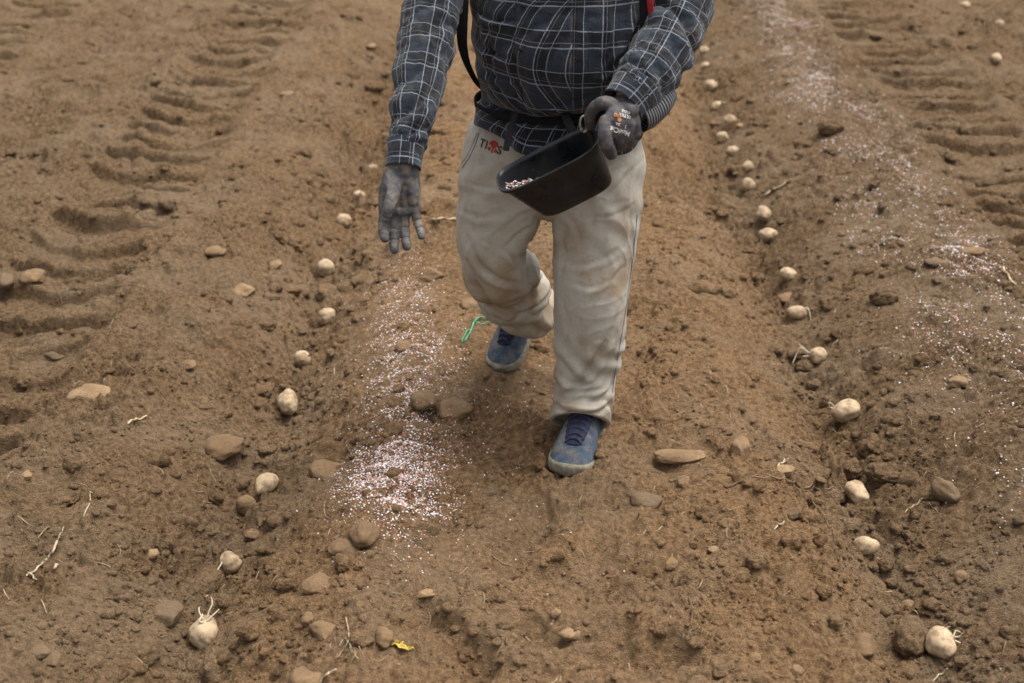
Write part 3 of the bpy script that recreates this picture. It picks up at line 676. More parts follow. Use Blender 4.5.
M_GLOVE = glove_material('grey work glove', (.055, .056, .062), (.1, .098, .098), .6)
M_GLOVE_D = glove_material('dark work glove', (.04, .04, .046), (.062, .06, .066), .3)
def knit_material():
    k = NT('striped knit cuff'); t = k.n('SeparateXYZ', Vector=k.n('UVMap').outputs[0]).outputs[1]
    s = k.ramp(k.math('SINE', k.math('MULTIPLY', t, 2 * math.pi / .0085)), .1, .6); k.set(Base__Color=k.mix(s, (.01, .01, .012), (.15, .15, .16)), Roughness=.9); k.bump(s, .6, .003); return k.m
M_KNIT = knit_material()
def shoe_material():
    k = NT('blue knit shoe'); q = k.pos(); n1 = k.noise(q, 30, 5, .6); kn = k.n('TexVoronoi', Vector=q, Scale=260.).outputs[0]
    c = k.mix(k.ramp(n1, .35, .62), (.017, .038, .072), (.017, .058, .105)); c = k.mix(k.ramp(kn, .0, .55, .45, 0), c, (.015, .03, .06))
    c = k.mix(k.ramp(k.noise(q, 24, 5, .65), .36, .68, .12, .72), c, (.17, .14, .11)); k.set(Base__Color=c, Roughness=.85); k.b.inputs['Specular IOR Level'].default_value = .2
    k.bump(k.math('ADD', kn, n1), .4, .003); return k.m
M_SHOE = shoe_material()
M_SOLE = plain('shoe sole', (.22, .205, .15), .8, .4, 60, .3, col2=(.13, .105, .07)); M_TONGUE = plain('shoe tongue', (.022, .024, .05), .9, .3, 90, .4); M_LACE = plain('shoe lace', (.03, .032, .065), .85, .3, 80)
M_SKIN = plain('skin', (.42, .25, .17), .55, .15, 30); M_HAIR = plain('hair', (.02, .017, .015), .7, .3, 200, .5); M_BTN = plain('dark button', (.012, .012, .015), .4, .2)

BASE = np.array([.1, 4.12, ground_z(np.array([.1]), np.array([4.12]))[0]])
man = bpy.data.objects.new('person', None); C.objects.link(man); man.location = [float(q) for q in BASE]; man.empty_display_size = .2
tag(man, 'man in dark plaid shirt and pale dusty trousers scattering fertilizer by gloved hand', 'person')
def part(name, me, parent=None, m=None):
    if m: me.materials.clear(); me.materials.append(m)
    unbase(me, BASE); return link(name, me, parent or man)

def px_path(rows):
    "rows (px, py, Y, half width px[, depth ratio]) -> points, radii in metres"
    P = np.array([at(r[0], r[1], r[2]) for r in rows]); rad = np.array([[r[3] * pxm(p), r[3] * pxm(p) * (r[4] if len(r) > 4 else 1)] for r, p in zip(rows, P)]); return P, rad

# ---- trousers
legF = [(590, 122, 4.14, 46, .9), (597, 160, 4.1, 47, 1), (597, 190, 4.07, 45, 1), (597, 215, 4.05, 44, 1), (595.5, 255, 4.02, 39.5, 1), (593.5, 295, 3.99, 37, 1), (590, 335, 3.99, 35.5, 1), (583.5, 375, 3.985, 32.5, 1), (580.5, 400, 3.955, 31, 1.08), (579, 422, 3.905, 30.5, 1.12)]
legB = [(522, 124, 4.14, 40, .9), (505, 160, 4.12, 44, 1), (499.5, 195, 4.1, 43.5, 1), (496.5, 220, 4.08, 41, 1), (494, 245, 4.07, 36, 1), (498, 266, 4.11, 34, 1), (510, 282, 4.2, 33.5, 1), (521, 297, 4.31, 31, 1), (529, 309, 4.41, 30, 1)]
def wrF(t, th):
    v = .0075 * np.sin(th * 1 + t * 9 + 1.1 * np.sin(th)) * sstep(.1, .4, t)
    v = v + .009 * np.sin(2 * th + t * 16 + .8) * sstep(.25, .5, t) * (1 - sstep(.6, .7, t)) * .5
    v = v + .0075 * sstep(.82, .9, t) * np.sin(t * 50 + 2.6 * np.sin(th + .6) + 1.2 * np.sin(2 * th)) * (1 - .9 * sstep(.95, 1, t)) * (.55 + .45 * np.cos(th - .3))
    v = v + .006 * sstep(.5, .65, t) * np.sin(t * 12 + 2 * th + 1) * (1 - .8 * sstep(.95, 1, t))
    return v
def wrB(t, th):
    v = .007 * np.sin(th + t * 7) + .011 * sstep(.55, .7, t) * np.sin(t * 40 + 1.6 * np.sin(th - .4) + .5 * np.sin(2 * th))
    return v + .006 * sstep(.3, .5, t) * np.sin(2 * th + t * 20)
def leg_tube(rows, wr):
    P, rad = px_path(rows); v, f = tube(P, rad, 56, 12, (1, 0, 0), None, wr)
    n = 56; f = f[:-1]; T = P[-1] - P[-2]; T /= np.linalg.norm(T)       # hollow hem
    last = v[-n:]; c = last.mean(0); o = len(v)
    r1 = c + (last - c) * .82; r2 = r1 - T * .022
    v = np.vstack([v, r1, r2]); b = o - n
    f += grid_faces(3, n, b); f.append([o + n + q for q in range(n)]); return v, f
hipP, hipR = px_path([(562, 108, 4.15, 74, .62), (559, 128, 4.14, 84, .64), (555, 150, 4.13, 91, .66), (553, 170, 4.12, 90, .62), (551, 182, 4.1, 76, .5)])
tr = fuse([leg_tube(legF, wrF), leg_tube(legB, wrB), tube(hipP, hipR, 64, 6, (1, 0, 0))], .005, 5)
v = get_co(tr); nrm = get_no(tr)
h = v[:, 2]
dv = .0034 * fbm3(v * np.array([9, 9, 4.5]), 3) + .002 * (.3 - np.abs(perlin3(v * np.array([13, 13, 7]) + 3))) * 1.4
# diagonal drag folds from the crotch and across the knees, rumples above the hems
dg_ = v[:, 2] * 1.0 + (v[:, 0] - .13) * np.where(v[:, 0] > .07, .9, -.7)
dv = dv + .003 * np.exp(-((h - .78) / .14)**2) * np.sin(dg_ * 62 + 2 * perlin3(v * 6))
dv = dv + .0055 * np.exp(-((h - .24) / .1)**2) * np.sin(v[:, 2] * 70 + v[:, 0] * 60 + 3.5 * perlin3(v * 8 + 5))
hd = np.minimum(np.linalg.norm(v - at(579, 415, 3.925), axis=1), np.linalg.norm(v - at(529, 309, 4.41), axis=1)); dv = dv * sstep(.05, .14, hd)
TF = [([(611, 399), (600, 409), (584, 412), (566, 409), (556, 402)], 4, .012), ([(622, 300), (608, 330), (592, 357), (572, 388), (560, 400)], 6, .011), ([(612, 345), (600, 372), (585, 392)], 4.5, .008), ([(556, 372), (570, 384), (588, 386), (602, 378)], 4, .007),
      ([(614, 378), (604, 392), (590, 400)], 3.5, .009), ([(560, 262), (580, 268), (602, 262), (622, 250)], 5, .006), ([(568, 284), (590, 290), (612, 282)], 4.5, .005), ([(626, 262), (612, 276), (600, 298)], 5, .006), ([(560, 300), (566, 325), (562, 352)], 4, .006),
      ([(637, 172), (630, 200), (628, 236)], 4, .007), ([(623, 165), (600, 174), (578, 190)], 4.5, .007), ([(640, 158), (618, 182), (598, 200)], 4.5, .006), ([(630, 205), (610, 214), (585, 216)], 4, .005), ([(558, 212), (572, 225), (578, 245)], 5, .007), ([(556, 222), (562, 250), (560, 275)], 4, .006),
      ([(464, 262), (480, 294), (500, 312), (528, 316)], 5, .011), ([(466, 240), (478, 266), (498, 282), (520, 286)], 5, .010), ([(520, 236), (528, 262), (534, 286), (532, 306)], 4.5, -.012), ([(545, 262), (538, 282), (522, 298), (506, 306)], 4, .009), ([(552, 275), (546, 296), (530, 308), (512, 316)], 4, .010),
      ([(500, 250), (514, 262), (522, 280)], 4, .007), ([(466, 184), (486, 190), (512, 190)], 4, .006), ([(460, 212), (480, 220), (508, 215)], 5, .006), ([(540, 206), (520, 212), (500, 228)], 5, .008), ([(536, 222), (518, 232), (504, 246)], 4, .007), ([(475, 150), (470, 180), (468, 205)], 4, .006), ([(505, 165), (500, 190), (508, 214)], 5, .006)]
fo = folds(v, nrm, TF) * np.where((project(v)[1] > 340) | (project(v)[0] < 552) & (project(v)[1] > 255), 1, .6) * sstep(.0, .04, hd)
cre_ = (1 - np.abs(perlin3(v * np.array([8, 8, 5]) + 2 * perlin3(v * 3)[:, None])))**6; dv = dv + fo + .003 * (cre_ - .2) * sstep(.05, .14, hd)
set_co(tr, v + nrm * dv[:, None])
trousers = part('trousers', tr, None, M_TROU)
BV = None
def ray_surface(me_obj, px, py):
    "where the pixel's ray meets an object of the man"
    d = Vector(ray(px, py)); o = Vector(CP) - me_obj.matrix_world.translation if False else Vector(CP - BASE)
    ok, loc, nn, _ = me_obj.ray_cast(o, d.normalized()); return (np.array(loc), np.array(nn)) if ok else (None, None)
bpy.context.view_layer.update()
def seam(obj, pixels, r, name, m, lift=.0006):
    pts = []
    for px, py in crom(np.array(pixels, float), 5):
        l, nn = ray_surface(obj, px, py)
        if l is not None: pts.append(l + nn * lift)
    if len(pts) > 2:
        v, f = tube(np.array(pts), r, 8, 1, (0, 1, 0)); return link(name, new_mesh(name, v, f, m), obj)
M_SEAM = plain('blue seam thread', (.2, .24, .32), .9, .3, 200)
seam(trousers, [(637, 215), (633, 255), (629, 285), (624, 320), (617, 360), (611, 400)], .0016, 'seam', M_SEAM)
seam(trousers, [(479, 133), (475, 145), (469, 158), (462, 168)], .0014, 'pocket_seam', M_SEAM); seam(trousers, [(477, 133), (473, 144), (467, 156), (461, 164)], .0008, 'pocket_seam', M_SEAM)
seam(trousers, [(551, 417), (562, 421), (575, 422), (590, 420), (603, 416), (609, 412)], .0014, 'hem_seam', plain('hem thread', (.3, .27, .22), .9))

def text_mesh(s, size, depth, bold=0):
    cu = bpy.data.curves.new('t', 'FONT'); cu.body = s; cu.size = size; cu.extrude = depth; cu.align_x = 'CENTER'; cu.align_y = 'CENTER'; cu.offset = bold; cu.resolution_u = 3
    o = bpy.data.objects.new('t', cu); C.objects.link(o); dg = bpy.context.evaluated_depsgraph_get(); dg.update()
    me = bpy.data.meshes.new_from_object(o.evaluated_get(dg)); bpy.data.objects.remove(o); bpy.data.curves.remove(cu); return me
def onto(obj, name, shapes, px, py, ang, m, parent=None, up_px=None):
    "flat print shapes (x, y in metres) pressed onto the surface of obj round that pixel; ang turns them in the cloth"
    l, nn = ray_surface(obj, px, py)
    if l is None: return
    r = np.array(CR[:, 0]); u = np.cross(nn, r); u /= np.linalg.norm(u); r = np.cross(u, nn)
    ca, sa = math.cos(R(ang)), math.sin(R(ang)); R2 = r * ca + u * sa; U2 = -r * sa + u * ca
    for me in shapes:
        v = get_co(me); w = l + v[:, :1] * R2 + v[:, 1:2] * U2
        out = []
        for q, zz in zip(w, v[:, 2]):
            ok, lc, n2, _ = obj.ray_cast(Vector(q + nn * .03), Vector(-nn)); b = np.array(lc) if ok else q
            out.append(b + nn * (.0016 + zz))
        set_co(me, np.array(out)); me.materials.clear(); me.materials.append(m); link(name, me, parent or obj)
def shift(me, x, y, sc=1): v = get_co(me); v[:, :2] = v[:, :2] * sc + [x, y]; set_co(me, v); return me
def disc_mesh(r, x=0, y=0, sy=1, n=28, a0=0, a1=360):
    v = [(x, y, 0)]; f = []
    for i in range(n + 1): a = R(a0 + (a1 - a0) * i / n); v.append((x + r * math.cos(a), y + r * math.sin(a) * sy, 0))
    for i in range(n): f.append((0, i + 1, i + 2))
    return new_mesh('disc', v, f)
M_PRINT = plain('dark print', (.07, .06, .055), .9, .3, 150); M_RED = plain('red print', (.4, .045, .05), .9, .3, 150)
onto(trousers, 'lettering', [shift(text_mesh('T', .034, .0003, .0008), -.032, 0), shift(text_mesh('I', .034, .0003, .0008), -.016, 0), shift(text_mesh('S', .034, .0003, .0008), .032, 0)], 491, 147, -17, M_PRINT)
onto(trousers, 'emblem', [disc_mesh(.017, .008, .006, .9, 24, 0, 180), shift(text_mesh('T', .026, .0004, .0012), .008, -.006), disc_mesh(.006, -.004, -.006, 1, 14), disc_mesh(.006, .02, -.006, 1, 14)], 491, 147, -17, M_RED)

# ---- shoes
def make_shoe(toe, ank, pitch, sc, roll=0):
    "toe and ankle are world points on the ground plan; built pointing along +y then turned"
    prof = [(.0, .02, .055), (.012, .031, .078), (.04, .037, .098), (.08, .039, .1), (.12, .041, .096), (.155, .045, .083), (.19, .050, .069), (.22, .0525, .059), (.25, .0505, .051), (.272, .042, .043), (.287, .028, .034), (.294, .012, .026)]
    Q = crom(prof, 5); n = 24; rings = []
    for y, w, hh in Q:
        ph = np.linspace(0, np.pi, n); c = np.cos(ph); s_ = np.sin(ph); bend = .006 * np.sin(y / .294 * np.pi)
        rings.append(np.stack([w * np.sign(c) * np.abs(c)**.72 + bend, np.full(n, y), .014 + (hh - .014) * s_**.8], -1))
    rv = np.array(rings); m = len(rv); v = rv.reshape(-1, 3)
    f = grid_faces(m, n, 0, False) + [list(range(n)), [(m - 1) * n + q for q in range(n)][::-1]]
    f += [[i * n, (i + 1) * n, (i + 1) * n + n - 1, i * n + n - 1] for i in range(m - 1)]
    v = v + 0; up = new_mesh('upper', v, f); fix_normals(up)
    # sole: outline walked round, two levels with a rounded rim and toe spring
    out = [(w * 1.03 + .0022, y) for y, w, hh in Q]; L = [(-a + .006 * math.sin(y / .294 * math.pi), y) for a, y in out]; Rr = [(a + .006 * math.sin(y / .294 * math.pi), y) for a, y in out][::-1]
    L = [(x, -.004 + y * 1.018) for x, y in L]; Rr = [(x, -.004 + y * 1.018) for x, y in Rr]
    ol = np.array(L + [(.004, .3045)] + Rr + [(0, -.007)]); cen = np.array([0, .15]); lv = []
    for z, k in ((0., .93), (.003, .985), (.012, 1.), (.022, .99), (.027, .95), (.0275, .8)):
        p = cen + (ol - cen) * [k, (1 + (k - 1) * .35)]; spring = .014 * np.clip((p[:, 1] - .2) / .1, 0, 1)**2; lv.append(np.column_stack([p, z + spring]))
    nn_ = len(ol); sv = np.vstack(lv); sf = grid_faces(len(lv), nn_) + [list(range(nn_))[::-1], [(len(lv) - 1) * nn_ + q for q in range(nn_)]]
    sole = new_mesh('sole', sv, sf); fix_normals(sole)
    # tongue and laces lie along the instep
    def topz(y): return np.interp(y, Q[:, 0], Q[:, 2])
    tp = [(0.004, y, topz(y) + .0005) for y in (.12, .15, .18, .21, .228)]
    tongue = new_mesh('tongue', *tube(tp, [(.025, .007), (.026, .007), (.025, .007), (.021, .006), (.015, .004)], 16, 5, (1, 0, 0)))
    laces = []
    for i, y in enumerate((.152, .169, .186, .203, .218)):
        w = .027 - .0022 * i; z = topz(y) + .0065
        for q in (-.0022, .0022): laces.append(tube([(-w + .004, y + q + .004, z - .008), (-w * .55 + .004, y + q, z), (.004, y + q - .002, z + .0015), (w * .55 + .004, y + q, z), (w + .004, y + q + .004, z - .008)], .0026, 8, 4, (0, 1, 0)))
    lace = new_mesh('laces', *join(laces))
    # collar round the ankle
    col = new_mesh('collar', *tube([(.004, .062, .082), (.004, .057, .112), (.004, .054, .13)], [(.036, .05), (.035, .047), (.037, .049)], 24, 4, (1, 0, 0)))
    toe, ank = np.array(toe), np.array(ank); d = toe - ank; yaw = math.atan2(-d[0], d[1])
    T = Matrix.Translation(toe.tolist()) @ Matrix.Rotation(yaw, 4, 'Z') @ Matrix.Rotation(R(pitch), 4, 'X') @ Matrix.Rotation(R(roll), 4, 'Y') @ Matrix.Scale(sc, 4) @ Matrix.Translation((0, -.27 if pitch else -.29, 0))
    for me in (up, sole, tongue, lace, col): me.transform(T)
    s = part('shoe', up, None, M_SHOE); part('sole', sole, s, M_SOLE); part('tongue', tongue, s, M_TONGUE); part('laces', lace, s, M_LACE); part('collar', col, s, M_TONGUE); return s
gF = hit(567, 470); gB = hit(503, 372)
make_shoe(gF + [0.002, -.038, -.012], np.array([gF[0] + .085, gF[1] + .28, 0]), 0, 1.34)
make_shoe(gB + [0, .03, .0], np.array([gB[0] + .12, gB[1] + .28, 0]), -30, 1.22)

# ---- shirt body
def torso():
    # height, centre x, centre y, half width, front depth, back depth
    rows = [(.955, .097, 4.1, .272, .2, .155), (.97, .097, 4.1, .272, .2, .155), (1.01, .1, 4.1, .27, .192, .155), (1.045, .114, 4.1, .268, .178, .15), (1.062, .115, 4.1, .263, .18, .15), (1.075, .115, 4.1, .266, .215, .15), (1.10, .114, 4.1, .27, .25, .155),
            (1.16, .112, 4.1, .274, .272, .16), (1.23, .112, 4.09, .276, .272, .16), (1.3, .112, 4.08, .278, .25, .16), (1.37, .114, 4.07, .278, .222, .16), (1.44, .118, 4.06, .268, .19, .15), (1.5, .13, 4.06, .225, .15, .13), (1.55, .14, 4.06, .14, .1, .1), (1.58, .145, 4.06, .075, .075, .075)]
    Q = crom(rows, 12); n = 190; th = np.arange(n + 1) * 2 * np.pi / n; yaw = -.42
    vv = []; uv = []
    for i, (z, cx, cy, a, bf, bb) in enumerate(Q):
        c, s_ = np.cos(th - np.pi / 2), np.sin(th - np.pi / 2)        # th=0 faces the camera
        ex = .88; x = a * np.sign(c) * np.abs(c)**ex; y = np.where(s_ < 0, bf, bb) * np.sign(s_) * np.abs(s_)**ex
        p = np.stack([cx + x, cy + y, np.full_like(x, z)], -1); vv.append(p)
        L = np.concatenate([[0], np.cumsum(np.linalg.norm(np.diff(p[:, :2], axis=0), axis=1))]); uv.append(np.stack([L, np.full_like(L, z)], -1))
    vv = np.array(vv); uv = np.array(uv)
    out = vv - np.array([.113, 4.1, 0]); out[..., 2] = 0; out /= np.linalg.norm(out, axis=-1)[..., None]
    z = vv[..., 2]; T = th[None, :]
    # bulge makes the cloth lines bow downwards over the belly
    uv[..., 1] += .05 * np.cos(T - .1) * sstep(1.45, 1.1, z)
    d = .010 * fbm3(vv * np.array([7, 7, 5]), 2) + .006 * (.3 - np.abs(perlin3(vv * np.array([11, 11, 15]) + 7)))
    d = d + .006 * sstep(1.05, 1.0, z) * np.sin(T * 9 + 1.5 * np.sin(T * 2)) + .006 * np.exp(-((z - 1.12) / .05)**2) * np.sin(T * 11 + 2 * np.sin(3 * T))
    d = d + .004 * np.sin(z * 60 + 6 * np.abs(np.sin(T * .5 + .3))) * np.exp(-((np.abs(np.angle(np.exp(1j * T))) - 1.35) / .35)**2)
    cr_ = vv * np.array([6, 6, 6]); d = d - .009 * (1 - np.abs(perlin3(cr_ + 1.2 * perlin3(vv * 4)[..., None])))**6
    fl = vv.reshape(-1, 3); SF = [([(643, 14), (634, 32), (624, 52), (606, 70)], 4, .010), ([(650, 32), (636, 52), (618, 72), (596, 86)], 4, .010), ([(640, 60), (618, 82), (590, 96)], 4, .010), ([(473, 11), (484, 18), (497, 23), (514, 24)], 4, .010), ([(477, 62), (486, 74), (496, 80), (518, 83)], 4, .010), ([(476, 40), (490, 56), (512, 62)], 4, .008),
        ([(530, 108), (556, 104), (590, 96), (615, 84)], 4, .008), ([(545, 20), (548, 50), (546, 84)], 5, .006), ([(580, 12), (588, 44), (582, 80)], 5, .006), ([(484, 22), (488, 50), (486, 82)], 4, .008), ([(612, 10), (612, 36), (602, 60)], 5, .007), ([(505, 40), (512, 70), (520, 102)], 4, .006),
        ([(472, 100), (486, 112), (506, 118)], 3, .006), ([(530, 122), (520, 130), (524, 142)], 3, .006)]
    d = d + folds(fl, out.reshape(-1, 3), SF).reshape(d.shape); d[:, -1] = d[:, 0]
    # button placket: a raised strip with an edge, 20 degrees towards the man's right
    off = np.angle(np.exp(1j * (T + .34))) * .27; d = d + .005 * sstep(.021, .018, np.abs(off)) * (z > .96)
    # sagging hem of the overhanging front
    hemz = np.exp(-((np.angle(np.exp(1j * (T + .34)))) / .5)**2); vv[..., 2] -= .025 * hemz * np.exp(-((z - 1.09) / .035)**2)
    vv[..., 2] += (-.025 + .062 * sstep(-.15, -1.1, np.angle(np.exp(1j * T))) + .06 * sstep(.6, 1.3, np.angle(np.exp(1j * T)))) * sstep(1.03, .955, z)
    vv = vv + out * d[..., None]
    m = len(vv); ns = n + 1; f = grid_faces(m, ns, 0, False); return vv.reshape(-1, 3), f, uv.reshape(-1, 2)
def loft_uv(P, rad, n, k, side, disp, u0=0, v0=0):
    Q = crom(np.hstack([P, rad]), k); P, r = Q[:, :3], Q[:, 3:]; T, A, B = frames(P, side); th = np.arange(n + 1) * 2 * np.pi / n; m = len(P)
    t = np.linspace(0, 1, m)[:, None]; ra = np.repeat(r[:, None, :], n + 1, 1) + disp(t, th[None])[..., None]
    v = P[:, None] + A[:, None] * (ra[..., :1] * np.cos(th)[None, :, None]) + B[:, None] * (ra[..., 1:] * np.sin(th)[None, :, None])
    L = np.concatenate([[0], np.cumsum(np.linalg.norm(np.diff(P, axis=0), axis=1))]); rm = r.mean()
    uv = np.stack(np.broadcast_arrays(u0 + th[None] * rm, v0 - L[:, None]), -1); return v.reshape(-1, 3), grid_faces(m, n + 1, 0, False), uv.reshape(-1, 2)
armR = [(462, -78, 4.1, 40, 1), (447, -38, 4.03, 34, 1), (434, 0, 3.94, 30.5, 1), (428, 28, 3.88, 29, 1), (423, 60, 3.81, 27.5, 1), (416, 100, 3.72, 24.5, 1), (409, 133, 3.65, 20, 1), (405, 150, 3.62, 17.5, 1), (404, 160, 3.6, 17, 1)]
armL = [(655, -82, 4.08, 40, 1), (680, -45, 4.02, 35, 1), (684, -8, 3.95, 33, 1), (676, 22, 3.89, 32, 1), (664, 48, 3.82, 31.5, 1), (649, 73, 3.75, 30, 1), (636, 90, 3.7, 26, 1), (627, 102, 3.67, 22, 1)]
def wr_arm(seed):
    def g(t, th):
        w = .0085 * (2 * np.abs(np.sin(t * 27 + 1.6 * np.sin(th + seed) + .8 * np.sin(2 * th + seed)))**.8 - 1.2) * sstep(.25, .45, t) * (1 - sstep(.9, .97, t)) * (.6 + .5 * np.sin(t * 17 + seed + th))
        q = np.stack(np.broadcast_arrays(2.2 * np.cos(th), 2.2 * np.sin(th), t * 14 + seed), -1)
        return w + .005 * fbm3(q, 3) - .006 * (1 - np.abs(perlin3(q * 1.7 + 9)))**5
    return g
PR, RR = px_path(armR); PL, RL = px_path(armL)
tv, tf, tu = torso(); shirt_parts = [(tv, tf, tu)]
shirt_parts.append(loft_uv(PR, RR, 64, 14, (1, 0, 0), wr_arm(1.), .02, .03)); shirt_parts.append(loft_uv(PL, RL, 64, 14, (1, 0, 0), wr_arm(4.), .05, .06))
vs = np.vstack([q[0] for q in shirt_parts]); us = np.vstack([q[2] for q in shirt_parts]); fs = []; o_ = 0
for q in shirt_parts: fs += [[i + o_ for i in g] for g in q[1]]; o_ += len(q[0])
sm = new_mesh('shirt', vs, fs, None, True, us); shirt = part('shirt', sm, None, M_PLAID); mod = shirt.modifiers.new('cloth thickness', 'SOLIDIFY'); mod.thickness = .003; mod.offset = -1
bpy.context.view_layer.update()
# cuffs
def cuff(P, rad, name='cuff'):
    Q = crom(np.hstack([P, rad]), 8); P, r = Q[:, :3], Q[:, 3:]; v, f, u = loft_uv(P, r, 48, 1, (1, 0, 0), lambda t, th: .0012 * np.sin(3 * th + 5 * t) + .0015 * sstep(.85, 1, t) + 0 * th, .3, .2)
    me = new_mesh(name, v, f, None, True, u); o = part(name, me, shirt, M_PLAID); o.matrix_parent_inverse = Matrix.Identity(4); md = o.modifiers.new('thick', 'SOLIDIFY'); md.thickness = .005; return o
P, r_ = px_path([(406, 142, 3.635, 19.3), (404.5, 155, 3.61, 18.2), (403.5, 168, 3.59, 17.6)]); cuff(P, r_)
P, r_ = px_path([(638, 88, 3.705, 27.5), (630, 98, 3.68, 25.5), (622, 107, 3.66, 23.5)]); cuff(P, r_)
# buttons on the placket
for px, py in ((521, 50), (516, 95), (523, 6)):
    l, nn = ray_surface(shirt, px, py)
    if l is not None:
        q = Vector(nn).to_track_quat('Z', 'Y').to_matrix(); v, f = ellipsoid((0, 0, 0), (.0062, .0062, .0022), None, 18, 8); ho, hf = ellipsoid((.0016, 0, .0018), (.001, .001, .001), None, 8, 6); h2, _ = ellipsoid((-.0016, 0, .0018), (.001, .001, .001), None, 8, 6)
        v, f = join([(v, f), (ho, hf), (h2, hf)]); v = v @ np.array(q).T + l + nn * .002; link('button', new_mesh('button', v, f, M_BTN), shirt)
seam(shirt, [(516, 0), (514, 30), (516, 62), (521, 90), (524, 109)], .0008, 'placket_seam', M_BTN, .0004)

# ---- body under the clothes, with head, neck and hands' wrists, as one surface
def shrink(rows, k): P, r = px_path(rows); return P, r * k
bp = []
P, r = shrink(legF[1:], .62); end = P[-1] + [0, .02, -.12]; r[-3:] *= .62; bp.append(tube(np.vstack([P, end]), np.vstack([r, r[-1:] * .8]), 20, 4))
P, r = shrink(legB[1:], .6); bp.append(tube(np.vstack([P, P[-1] + [-.02, .04, -.06]]), np.vstack([r, r[-1:] * .8]), 20, 4))
P, r = shrink(armR, .62); bp.append(tube(np.vstack([P, at(403.5, 166, 3.598)]), np.vstack([r, r[-1:] * .7]), 20, 4)); P, r = shrink(armL, .62); bp.append(tube(np.vstack([P, at(625, 105, 3.665)]), np.vstack([r, r[-1:] * .6]), 20, 4))
bp.append(tube([(.135, 4.12, .95), (.14, 4.1, 1.12), (.145, 4.09, 1.25), (.15, 4.08, 1.4), (.15, 4.07, 1.49)], [(.2, .12), (.21, .17), (.21, .17), (.2, .13), (.12, .08)], 28, 5)); bp.append(tube([(-.03, 4.08, 1.45), (.33, 4.07, 1.45)], .06, 16, 2, (0, 0, 1)))
bp.append(tube([(.15, 4.07, 1.48), (.145, 4.03, 1.57), (.14, 4.0, 1.63)], [.068, .06, .058], 20, 4)); HC = np.array([.13, 3.965, 1.69])
bp.append(ellipsoid(HC + [0, .012, .03], (.077, .098, .105), (.18, 0, 0), 28, 20)); bp.append(ellipsoid(HC + [0, -.03, -.05], (.057, .062, .065), (.2, 0, 0), 24, 16))
bp.append(tube(HC + np.array([[0, -.083, .035], [0, -.1, .005], [0, -.108, -.018]]), [.009, .013, .016], 12, 4)); 
for sx in (-1, 1): bp.append(ellipsoid(HC + [sx * .077, .015, .0], (.012, .028, .034), (0, 0, sx * .3), 14, 10)); bp.append(ellipsoid(HC + [sx * .03, -.078, .036], (.024, .012, .009), None, 14, 8))
bp.append(ellipsoid(HC + [0, -.088, -.052], (.024, .012, .006), None, 14, 8)); bp.append(ellipsoid(HC + [0, -.085, -.064], (.02, .012, .007), None, 14, 8))
body = part('body', fuse(bp, .006, 4), None, M_SKIN)
hv, hf = ellipsoid(HC + [0, .03, .055], (.085, .1, .092), (.25, 0, 0), 40, 26); hv = hv + (hv - HC) * (.05 * fbm3(hv * 40, 2))[:, None]; part('hair', new_mesh('hair', hv, hf), None, M_HAIR)
M_EYE = plain('eye', (.7, .68, .65), .3, .05); M_IRIS = plain('iris', (.03, .015, .01), .2, .1)
for sx in (-1, 1):
    v, f = ellipsoid(HC + [sx * .031, -.074, .018], (.0125, .0125, .0095)); e = part('eye', new_mesh('eye', v, f), None, M_EYE)
    v, f = ellipsoid(HC + [sx * .031, -.0835, .017], (.0055, .004, .0055)); part('iris', new_mesh('iris', v, f), e, M_IRIS)

# ---- open glove, palm to the front
WR = at(400.5, 171, 3.585)
ks = 1.0
def hmap(p):
    p = np.asarray(p, float) * 1.0
    X = np.array([1., .12, 0]); Y = np.array([-.02, -.22, -.97]); Y /= np.linalg.norm(Y); X = X - Y * (X @ Y); X /= np.linalg.norm(X); Z = np.cross(X, Y); Z = Z if Z[1] < 0 else -Z
    return WR + p[..., :1] * X + p[..., 1:2] * Y + p[..., 2:] * Z
def chain(pts, rad, n=16): return tube(hmap(np.array(pts)), rad, n, 5, (1, .1, 0))
hp = [tube(hmap(np.array([(.004, -.035, -.004), (.004, -.005, 0), (.001, .02, .001)])), [(.039, .026), (.040, .027), (.045, .025)], 24, 5, (1, .1, 0))]
kn = [(-.041, .108, .000), (-.0145, .116, -.003), (.0115, .113, -.003), (.037, .102, .003)]
for i, q in enumerate(kn): hp.append(chain([(-.022 + .017 * i, .0, 0), (q[0] * .9, .055, -.001), q], [.021, .0205, .0165]))
hp.append(chain([(-.02, .008, .012), (-.027, .035, .02), (-.032, .06, .02)], [.018, .022, .017]))           # ball of the thumb
hp.append(chain([(.026, .02, .004), (.031, .05, .006), (.033, .08, .006)], [.017, .02, .018])); hp.append(chain([(-.03, .102, .007), (.0, .108, .007), (.032, .1, .009)], [.011, .012, .011]))
fing = [[(-.041, .108, 0), (-.045, .139, .01), (-.044, .16, .024), (-.041, .175, .04)], [(-.0145, .116, -.003), (-.017, .155, .004), (-.017, .184, .015), (-.016, .205, .03)],
        [(.0115, .113, -.003), (.012, .15, .003), (.014, .178, .014), (.017, .198, .028)], [(.037, .102, .003), (.045, .13, .009), (.051, .151, .018), (.056, .169, .03)]]
rr = [[.0145, .0142, .0135, .012], [.0145, .0142, .0135, .0122], [.0142, .0138, .013, .0118], [.0132, .0125, .0118, .0105]]
for q, r in zip(fing, rr): hp.append(chain(q, r))
hp.append(chain([(-.016, .03, .022), (-.022, .06, .042), (-.030, .086, .053), (-.035, .106, .054)], [.02, .018, .0165, .0138]))
gm = fuse(hp, .0024, 4, .5); gv = get_co(gm); gn = get_no(gm)
